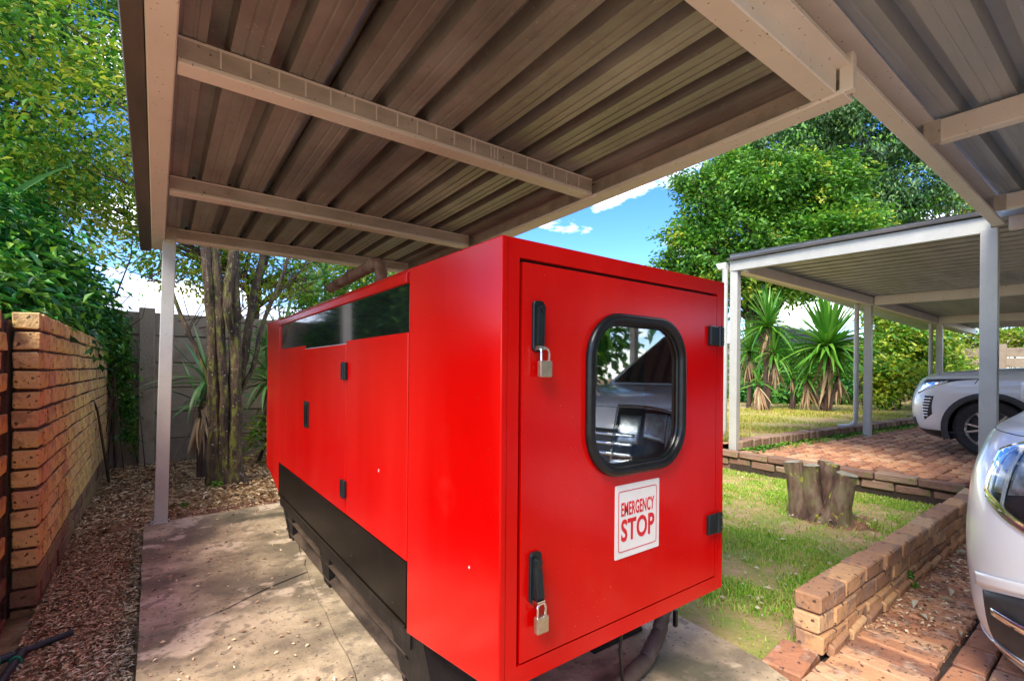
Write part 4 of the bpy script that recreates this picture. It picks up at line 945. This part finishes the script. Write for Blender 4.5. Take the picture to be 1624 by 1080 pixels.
# ------------------------------------------------------------------ cars
def lerp(a, b, t): return a + (b - a) * t
def suv(name, label, loc, rz, style):
    car = empty(name, (0, 0, 0)); tag(car, label, 'car')
    # levels: z, nose x, half width, corner exponent, rear x
    LV = [(.20, -.16, .84, 2.6, -4.42), (.30, -.05, .90, 2.9, -4.5), (.45, -.01, .925, 3.0, -4.55), (.62, 0.0, .93, 3.0, -4.56), (.78, -.03, .925, 2.9, -4.52), (.90, -.08, .905, 2.8, -4.48), (.97, -.15, .87, 2.6, -4.45), (1.01, -.26, .80, 2.5, -4.42), (1.035, -.5, .66, 2.4, -4.35), (1.05, -.9, .4, 2.2, -4.0), (1.055, -1.3, .05, 2, -3)]
    if style == 'near': LV[0] = (.09, -.12, .80, 2.6, -4.4); LV[1] = (.24, -.03, .895, 2.9, -4.5); LV[6:] = [(z + .02, a_, b_, c_, d_) for z, a_, b_, c_, d_ in LV[6:]]
    nl = len(LV) - 1
    def lev(v):
        i = min(int(v), nl - 1); t = v - i; a, b = LV[i], LV[i + 1]; 
        p0 = LV[max(i - 1, 0)]; p3 = LV[min(i + 2, nl)]
        def cr(k):
            A, B, C, D = p0[k], a[k], b[k], p3[k]
            return .5 * (2 * B + (C - A) * t + (2 * A - 5 * B + 4 * C - D) * t * t + (3 * B - A - 3 * C + D) * t ** 3)
        return [cr(k) for k in range(5)]
    def Sf(s, v, off=0.):        # s: 0 front centre, 1 rear centre (left half); s<0 mirrored
        sg_ = -1 if s < 0 else 1; s = abs(s); z, nx, hw, ex, rx = lev(v); CL = .55   # corner length of the nose
        if s < .4:
            t = s / .4 * math.pi / 2; e = 2 / ex
            y = hw * math.sin(t) ** e; x = nx - CL * (1 - max(0, math.cos(t)) ** e)
        elif s < .85: x = lerp(nx - CL, rx + .35, (s - .4) / .45); y = hw
        else:
            t = (1 - s) / .15 * math.pi / 2; e = 2 / 3.
            y = hw * math.sin(t) ** e; x = rx + .35 * (1 - max(0, math.cos(t)) ** e)
        z += .055 * min(1, max(0, -x / 1.4)) * (1 if z > .85 else max(0, (z - .7) / .15))
        return Vector((x, sg_ * y, z))
    def So(s, v, off):
        p = Sf(s, v); e = .004; sg_ = 1 if s >= 0 else -1
        du = Sf(s + e, v) - Sf(s - e, v); dv = Sf(s, min(v + .02, nl)) - Sf(s, max(v - .02, 0)); n_ = du.cross(dv)
        if n_.length < 1e-9: return p
        n_.normalize()
        if n_.dot(Vector((p.x + 2.2, p.y, 0))) < 0 : n_ = -n_
        return p + n_ * off
    AR = .385; WZ = .345; WX = (-.86, -3.6)
    NU, NV = 150, 46; vs = []; keep = []
    for j in range(NV + 1):
        for i in range(2 * NU + 1):
            vs.append(Sf(-1 + i / NU, j / NV * nl))
    def ins(p): return any((p.x - wx) ** 2 + (p.z - WZ) ** 2 < AR ** 2 for wx in WX) and abs(p.y) > .6
    inside = [ins(p) for p in vs]; fs = []
    for j in range(NV):
        for i in range(2 * NU):
            a = j * (2 * NU + 1) + i; f = (a, a + 1, a + 2 * NU + 2, a + 2 * NU + 1)
            if not all(inside[k] for k in f): fs.append(f)
    for k, p in enumerate(vs):
        if inside[k]:
            wx = min(WX, key=lambda w: abs(p.x - w)); d = Vector((p.x - wx, p.z - WZ)); 
            if d.length > 1e-6: d.normalize(); p.x = wx + d.x * AR; p.z = WZ + d.y * AR
    me = bpy.data.meshes.new('body'); me.from_pydata([tuple(v) for v in vs], [], fs)
    for p in me.polygons: p.use_smooth = True
    link('body', me, M['carwhite'], car)
    def patch(name, m, s0, s1, vlo, vhi, off, ns=24, nv=8, parent=None, side=(1, -1), th=.006, **k):
        out = []
        for sd in side:
            vs = []; fs = []
            for lay in (off, off - th):
                for j in range(nv + 1):
                    for i in range(ns + 1):
                        s = lerp(s0, s1, i / ns); t = j / nv; lo = vlo(i / ns) if callable(vlo) else vlo; hi = vhi(i / ns) if callable(vhi) else vhi
                        p = So(s, lerp(lo, hi, t), lay); vs.append((p.x, p.y * sd, p.z))
            w = ns + 1; N1 = w * (nv + 1)
            for j in range(nv):
                for i in range(ns):
                    a = j * w + i; fs += [(a, a + 1, a + w + 1, a + w), (N1 + a, N1 + a + w, N1 + a + w + 1, N1 + a + 1)]
            for i in range(ns): fs += [(i, N1 + i, N1 + i + 1, i + 1), (nv * w + i, nv * w + i + 1, N1 + nv * w + i + 1, N1 + nv * w + i)]
            for j in range(nv): fs += [(j * w, (j + 1) * w, N1 + (j + 1) * w, N1 + j * w), (j * w + ns, N1 + j * w + ns, N1 + (j + 1) * w + ns, (j + 1) * w + ns)]
            me = bpy.data.meshes.new(name); me.from_pydata(vs, [], fs)
            for p in me.polygons: p.use_smooth = True
            out.append(link(name, me, M[m], (parent[sd] if isinstance(parent, dict) else parent) or car))
        return out
    # lower cladding
    patch('bumper_skirt', 'cartrim' if style == 'far' else 'carwhite', 0.0, .40, 0, .9, .006)
    patch('bumper_lip', 'cartrim', 0.0, .40, 0, .28, .010)
    # wheels
    for wx in WX:
        for sd in (1, -1):
            w = MB(); n = 40
            prof = [(.22, -.02), (.30, .0), (.33, -.015), (.345, -.05), (.345, -.17), (.33, -.205), (.30, -.22), (.22, -.2)]
            for k in range(n):
                t = 2 * math.pi * k / n
                for (r, q) in prof: w.v.append((wx + r * math.cos(t), sd * (.905 + q), WZ + r * math.sin(t)))
            for k in range(n):
                for j in range(len(prof)): w.f.append((k * 8 + j, k * 8 + (j + 1) % 8, ((k + 1) % n) * 8 + (j + 1) % 8, ((k + 1) % n) * 8 + j))
            wh = w.build('wheel', M['tyre'], car, smooth=True)
            rm = MB()
            for k in range(5):
                for dd in (-.16, .16):
                    t = 2 * math.pi * k / 5 + dd; t2 = 2 * math.pi * k / 5 + dd * 1.5
                    rm.bar((wx + .035 * math.cos(t), sd * .885, WZ + .035 * math.sin(t)), (wx + .215 * math.cos(t2), sd * .89, WZ + .215 * math.sin(t2)), .014, .026, up=(0, 1, 0)) if False else rm.bar((wx + .035 * math.cos(t), sd * .885, WZ + .035 * math.sin(t)), (wx + .215 * math.cos(t2), sd * .89, WZ + .215 * math.sin(t2)), .022, .02, up=(0, 1, 0))
            rm.tube([(wx, sd * .87, WZ), (wx, sd * .897, WZ)], .05, 16)
            rp_ = [(.205, -.03), (.225, -.008), (.225, -.04), (.205, -.05)]
            base = len(rm.v)
            for k in range(n):
                t = 2 * math.pi * k / n
                for (r, q) in rp_: rm.v.append((wx + r * math.cos(t), sd * (.905 + q), WZ + r * math.sin(t)))
            for k in range(n):
                for j in range(4): rm.f.append((base + k * 4 + j, base + k * 4 + (j + 1) % 4, base + ((k + 1) % n) * 4 + (j + 1) % 4, base + ((k + 1) % n) * 4 + j))
            rm.build('rim', M['rimsilver'], wh)
            MB().tube([(wx, sd * .74, WZ), (wx, sd * .80, WZ)], .21, 28).build('brake_disc', M['cartrim'], wh)
            # wheel housing and arch flare
            hs = MB(); n2 = 24
            for k in range(n2 + 1):
                t = R(-25 + 230 * k / n2) if style == 'far' else R(12 + 160 * k / n2)
                for yy in (.62, .925): hs.v.append((wx + (AR + .0) * math.cos(t), sd * yy, WZ + AR * math.sin(t)))
            for k in range(n2): hs.f.append((k * 2, k * 2 + 1, k * 2 + 3, k * 2 + 2))
            nb = len(hs.v); hs.v.append((wx, sd * .62, WZ))
            for k in range(n2): hs.f.append((k * 2, k * 2 + 2, nb))
            hs.build('wheel_housing', M['cartrim'], car)
            fl = MB(); pf = [(AR - .012, .90), (AR - .012, .938), (AR + .01, .945), (AR + .055, .937), (AR + .055, .90)] if style == 'far' else [(AR - .012, .88), (AR - .012, .924), (AR + .0, .928), (AR + .02, .926), (AR + .02, .88)]
            for k in range(n2 + 1):
                t = R(-22 + 224 * k / n2) if style == 'far' else R(10 + 160 * k / n2)
                for (r, yy) in pf:
                    fl.v.append((wx + r * math.cos(t), sd * yy, WZ + r * math.sin(t)))
            for k in range(n2):
                for j in range(4): fl.f.append((k * 5 + j, k * 5 + j + 1, (k + 1) * 5 + j + 1, (k + 1) * 5 + j))
            fl.build('wheel_arch', M['cartrim' if style == 'far' else 'carwhite'], car, smooth=True)
    # greenhouse
    gh = MB(); gl = MB()
    sect = [(-1.25, .70, 1.08, 1.09), (-1.55, .78, 1.09, 1.26), (-2.05, .76, 1.09, 1.60), (-2.6, .75, 1.09, 1.68), (-3.6, .74, 1.09, 1.66), (-4.15, .72, 1.09, 1.56), (-4.42, .70, 1.05, 1.10)]
    V_ = []
    for (x, hw, zb0, zt) in sect:
        ins_ = .16 * (zt - zb0) / .6
        V_.append([(x, -hw, zb0 - .06), (x, -hw + ins_, zt - .02), (x, -hw + ins_ + .12, zt), (x, 0, zt + .012), (x, hw - ins_ - .12, zt), (x, hw - ins_, zt - .02), (x, hw, zb0 - .06)])
    for r_ in V_: gh.v += r_
    for i in range(len(V_) - 1):
        for j in range(6): gh.f.append((i * 7 + j, i * 7 + j + 1, (i + 1) * 7 + j + 1, (i + 1) * 7 + j))
    gh.f.append(tuple(range(7))[::-1]); gh.f.append(tuple(range((len(V_) - 1) * 7, len(V_) * 7)))
    gh.build('cabin', M['carwhite'], car, .01, smooth=True)
    ws = MB(); 
    def q4(pts, off, nm):
        b = MB(); c = [Vector(p) for p in pts]; n_ = (c[1] - c[0]).cross(c[2] - c[0]).normalized() * off; b.hexa([tuple(p) for p in c] + [tuple(p + n_) for p in c]); return b.build(nm, M['carglass'], car)
    q4([(-1.30, -.60, 1.13), (-1.30, .60, 1.13), (-2.03, .56, 1.60), (-2.03, -.56, 1.60)], .012, 'windscreen')
    for sd in (1, -1):
        q4([(-1.62, sd * .775, 1.12), (-2.75, sd * .765, 1.12), (-2.72, sd * .655, 1.56), (-2.12, sd * .655, 1.53)][::sd], -.014, 'side_window')
        q4([(-2.83, sd * .765, 1.12), (-3.75, sd * .755, 1.12), (-3.65, sd * .655, 1.55), (-2.80, sd * .655, 1.57)][::sd], -.014, 'side_window')
        b = MB().prism(rrect(-2.3, -2.1, 1.06, 1.2, .05, 4), 'y', min(sd * .84, sd * .97), max(sd * .84, sd * .97))
        b.build('mirror', M['carwhite'], car, .02, 2, True)
        MB().box(-2.0, -1.85, min(sd * .925, sd * .945), max(sd * .925, sd * .945), .86, .89).build('door_handle', M['chrome'], car)
    if style == 'far':
        vt = lambda t: 5.62 - .5 * (1 - t) * 0 ; 
        hl = patch('headlight', 'cartrim', .22, .415, lambda t: 3.7 + 1.45 * t, lambda t: 5.25 - .02 * t, .004)
        pa = dict(zip((1, -1), hl))
        patch('lamp_lens', 'chrome', .225, .34, lambda t: 3.8 + .75 * t, lambda t: 4.75 + .2 * t, .007, parent=pa)
        patch('lamp_strip', 'sign', .30, .36, lambda t: 4.2 + .6 * t, lambda t: 4.4 + .6 * t, .010, parent=pa)
        fg = patch('fog_slot', 'cartrim', .285, .335, lambda t: 1.75 + .5 * t, lambda t: 3.6, .003)
        pf_ = dict(zip((1, -1), fg))
        for k in range(7): patch('slat', 'chrome', .288, .312 + .003 * k, 2.05 + .22 * k, 2.13 + .22 * k, .009, 8, 2, parent=pf_)
        patch('grille', 'cartrim', 0.0, .13, 2.4, 4.5, .004)
        for k in range(8): patch('grille_bar', 'chrome', 0.0, .125, 2.55 + .25 * k, 2.62 + .25 * k, .009, 20, 2)
        patch('lower_intake', 'cartrim', 0.0, .2, 1.1, 1.9, .004)
    else:
        lo = lambda t: 3.3 + .75 * t ** 2.2; hi = lambda t: 6.05 - .75 * t ** 3
        hl = patch('headlight', 'cartrim', .10, .262, lo, hi, .003, 30, 12)
        pa = dict(zip((1, -1), hl))
        patch('lamp_rim', 'chrome', .098, .264, lambda t: lo(t) - .13, lambda t: lo(t), .010, 30, 2, parent=pa)
        patch('reflector', 'reflector', .235, .252, 4.1, 5.3, .008, 6, 8, parent=pa)
        patch('reflector', 'reflector', .17, .225, lambda t: 4.3 - .2 * t, lambda t: 5.6 - .1 * t, .008, 10, 8, parent=pa)
        patch('reflector', 'reflector', .11, .16, lambda t: 4.0, lambda t: 5.4, .008, 10, 8, parent=pa)
        patch('lamp_divider', 'carwhite', .228, .233, 3.7, 5.4, .013, 4, 8, parent=pa)
        patch('lens', 'lens', .10, .262, lo, hi, .020, 30, 12, parent=pa, th=.004)
        fg = patch('fog_recess', 'cartrim', .08, .272, lambda t: .55 + .45 * t, lambda t: 2.35 - .5 * t, .003, 24, 6)
        pf_ = dict(zip((1, -1), fg))
        patch('fog_surround', 'carwhite', .08, .285, lambda t: 2.4 - .5 * t, lambda t: 2.62 - .45 * t, .012, 24, 3, parent=pf_)
        patch('fog_blade', 'chrome', .09, .245, lambda t: 1.35 + .2 * t, lambda t: 1.5 + .16 * t, .020, 24, 2, parent=pf_)
        patch('fog_trim', 'chrome', .09, .272, lambda t: .42 + .45 * t, lambda t: .62 + .38 * t, .012, 24, 2, parent=pf_)
        patch('grille', 'cartrim', 0.0, .15, 2.9, 4.6, .004)
        for k in range(4): patch('grille_bar', 'chrome', 0.0, .15, 3.05 + .4 * k, 3.2 + .4 * k, .012, 20, 2)
    # panel gaps
    for sv in ((.415, 0.9, 5.6), (.60, .3, 6.0), (.72, .3, 6.0)):
        patch('panel_gap', 'cartrim', sv[0], sv[0] + .0012, sv[1] if sv[0] > .5 else 4.6, sv[2], .0006, 1, 30, th=.0005)
    patch('hood_gap', 'cartrim', .0, .44, lambda t: 5.95, lambda t: 5.985, .0008, 40, 1, th=.0006)
    MB().box(-4.3, -.35, -.62, .62, .22, .5).build('underbody', M['cartrim'], car)
    car.location = loc; car.rotation_euler = (0, 0, rz)
    return car
suv('car', 'white car at the right edge, only its front corner, headlamp and fog recess in view', (2.30, -.46, -.035), math.pi, 'near')
suv('car', 'white car parked nose left under the far carport behind the white post', (8.87, 2.03, .20), math.pi / 2, 'far')

# ------------------------------------------------------------------ grass, litter, leaves
def grass(name, n, xf, dens, h, m, w=.004):
    P_ = xf(n); keep = np.array([rng.uniform() < dens(p) for p in P_]); P_ = P_[keep]; n = len(P_)
    az = rng.uniform(0, 2 * np.pi, n); lean = rng.uniform(.1, 1.1, n); hh = h * rng.uniform(.4, 1.3, n)
    d = np.stack([np.cos(az) * np.sin(lean), np.sin(az) * np.sin(lean), np.cos(lean)], 1); s = np.stack([-np.sin(az), np.cos(az), 0 * az], 1) * w
    mid = P_ + d * hh[:, None] * .5 + np.array([0, 0, 1]) * hh[:, None] * .1; tip = P_ + d * hh[:, None]
    V = np.stack([P_ - s, P_ + s, mid + s * .8, mid - s * .8, tip], 1).reshape(-1, 3); i = np.arange(n)[:, None] * 5
    F = np.concatenate([i + np.array([[0, 1, 2]]), i + np.array([[0, 2, 3]]), i + np.array([[3, 2, 4]])], 1).reshape(-1, 3)
    return tag(link(name, np_mesh(name, V, F), m), kind='stuff', label='short patchy green grass with bare soil between the blades', cat='grass')
def lawnpts(n):
    X = rng.uniform(2.05, 5.8, n); Y = .965 + (rng.uniform(0, 1, n) ** 1.3) * 4.5
    return np.stack([X, Y, np.full(n, -.035)], 1)
def ldens(p):
    v = noise.noise(Vector((p[0] * 1.6, p[1] * 1.6, 7))) + .5 * noise.noise(Vector((p[0] * 5, p[1] * 5, 1)))
    if math.hypot(p[0] - 4.6, (p[1] - 1.55)) < .42: v -= .5
    return min(1, max(.05, .45 + 2.2 * v))
o = grass('grass', 190000, lawnpts, ldens, .034, M['grass'], .0035); o['label'] = 'patchy green grass of the lawn between the generator and the low wall'
def blp(n):
    X = 6.1 + 9 * rng.uniform(0, 1, n); Y = e2y(X) + .12 + rng.uniform(0, 1, n) ** 1.2 * 3.2
    return np.stack([X, Y, np.full(n, .265)], 1)
def bdens(p): return min(1, max(.0, .35 + 1.4 * noise.noise(Vector((p[0] * .9, p[1] * .9, 4)))))
o = grass('grass', 45000, blp, bdens, .06, M['grassback'], .007); o['label'] = 'dry yellow-green grass on the raised back lawn'
def litter(name, pts, size, aspect, m, label):
    me = leaves(name, pts, size, aspect, 0, .92, .6); return tag(link(name, me, m), label, 'leaf litter', kind='stuff')
n = 42000; X = rng.uniform(-.5, -.08, n); Y = 2.3 + rng.uniform(0, 1, n) ** 1.1 * 5.6
Z = -.088 + .02 * rng.uniform(0, 1, n); litter('leaf_litter', np.stack([X, Y, Z], 1), .026, .27, M['litter'], 'brown bark and leaf litter between the brick wall and the slab')
n = 12000; X = rng.uniform(-.5, 2.6, n); Y = rng.uniform(4.75, 7.9, n)
litter('leaf_litter', np.stack([X, Y, -.082 + .03 * rng.uniform(0, 1, n)], 1), .055, .25, M['litter'], 'brown leaf litter under the mossy tree')
n = 260; X = rng.uniform(-.05, .7, n); Y = rng.uniform(1.6, 4.6, n)
litter('leaf_litter', np.stack([X, Y, np.full(n, .006)], 1), .018, .5, M['litter'], 'small dry leaf fragments scattered on the slab')
n = 1500; X = rng.uniform(2.7, 5.6, n); Y = .50 + abs(rng.normal(size=n)) * .0 + rng.uniform(0, 1, n) ** .7 * .33
litter('leaf_litter', np.stack([X, Y, -.002 + .006 * rng.uniform(0, 1, n)], 1), .02, .45, M['litter'], 'dry leaves lying on the pavers along the low wall')
n = 36; X = rng.uniform(2.9, 5.4, n); Y = rng.uniform(.5, .82, n)
litter('fallen_leaves', np.stack([X, Y, .008 + .006 * rng.uniform(0, 1, n)], 1), .065, .33, M['paleleaf'], 'larger pale fallen leaves lying on the pavers by the low wall')
n = 700; X = rng.uniform(2.1, 5.7, n); Y = rng.uniform(1.0, 3.4, n)
litter('fallen_leaves', np.stack([X, Y, .0 + .01 * rng.uniform(0, 1, n)], 1), .022, .6, M['paleleaf'], 'tiny pale leaves scattered over the lawn')
n = 900; X = rng.uniform(6.05, 12, n); Y = np.array([e2y(x) for x in X]) - .12 - rng.uniform(0, 1, n) ** 2 * .25
me = leaves('weeds', np.stack([X, Y, .20 + .02 * rng.uniform(0, 1, n)], 1), .05, .5, -.2, .6, .5); tag(link('weeds', me, M['leafmid']), 'small green weeds along the foot of the back lawn kerb', 'weeds', kind='stuff')
# small weeds
def weed(x, y, z, s, label):
    n = 26; P_ = np.stack([rng.normal(size=n) * s * .4 + x, rng.normal(size=n) * s * .4 + y, z + abs(rng.normal(size=n)) * s * .35], 1)
    tag(link('weed', leaves('weed', P_, s * .8, .3, -.5, .2, .4), M['leafmid']), label, 'weed')
p = G(345, 770, -.06); weed(p.x, p.y, -.06, .07, 'small green weed at the foot of the mossy trunks')
p = G(290, 805, -.06); weed(p.x, p.y, -.05, .05, 'small green seedling on red soil right of the left post')
p = G(1436, 925, -.0); weed(p.x, p.y, 0, .07, 'green tuft growing from the pavers beside the low wall')
p = G(660, 300, 0)
# low mound of red soil beyond the slab edge
o = link('soil_mound', sheet_mesh('soil_mound', lambda u, v: (-.55 + 2.3 * u, 4.66 + .08 * u + .5 * v, -.10 + .085 * math.exp(-((v - .42) / .26) ** 2) * (.75 + .5 * n3(u * 3, v, 1.5)) * min(1, 6 * u, 6 * (1 - u)) + .018 * n3(u * 9, v * 3, 3)), 90, 24), M['redsoil']); tag(o, kind='structure')
n = 900; X = rng.uniform(-.5, 1.6, n); Y = 4.72 + rng.uniform(0, .4, n)
litter('leaf_litter', np.stack([X, Y, -.035 + .02 * rng.uniform(0, 1, n)], 1), .035, .3, M['litter'], 'dry leaves caught on the low red soil mound behind the slab')
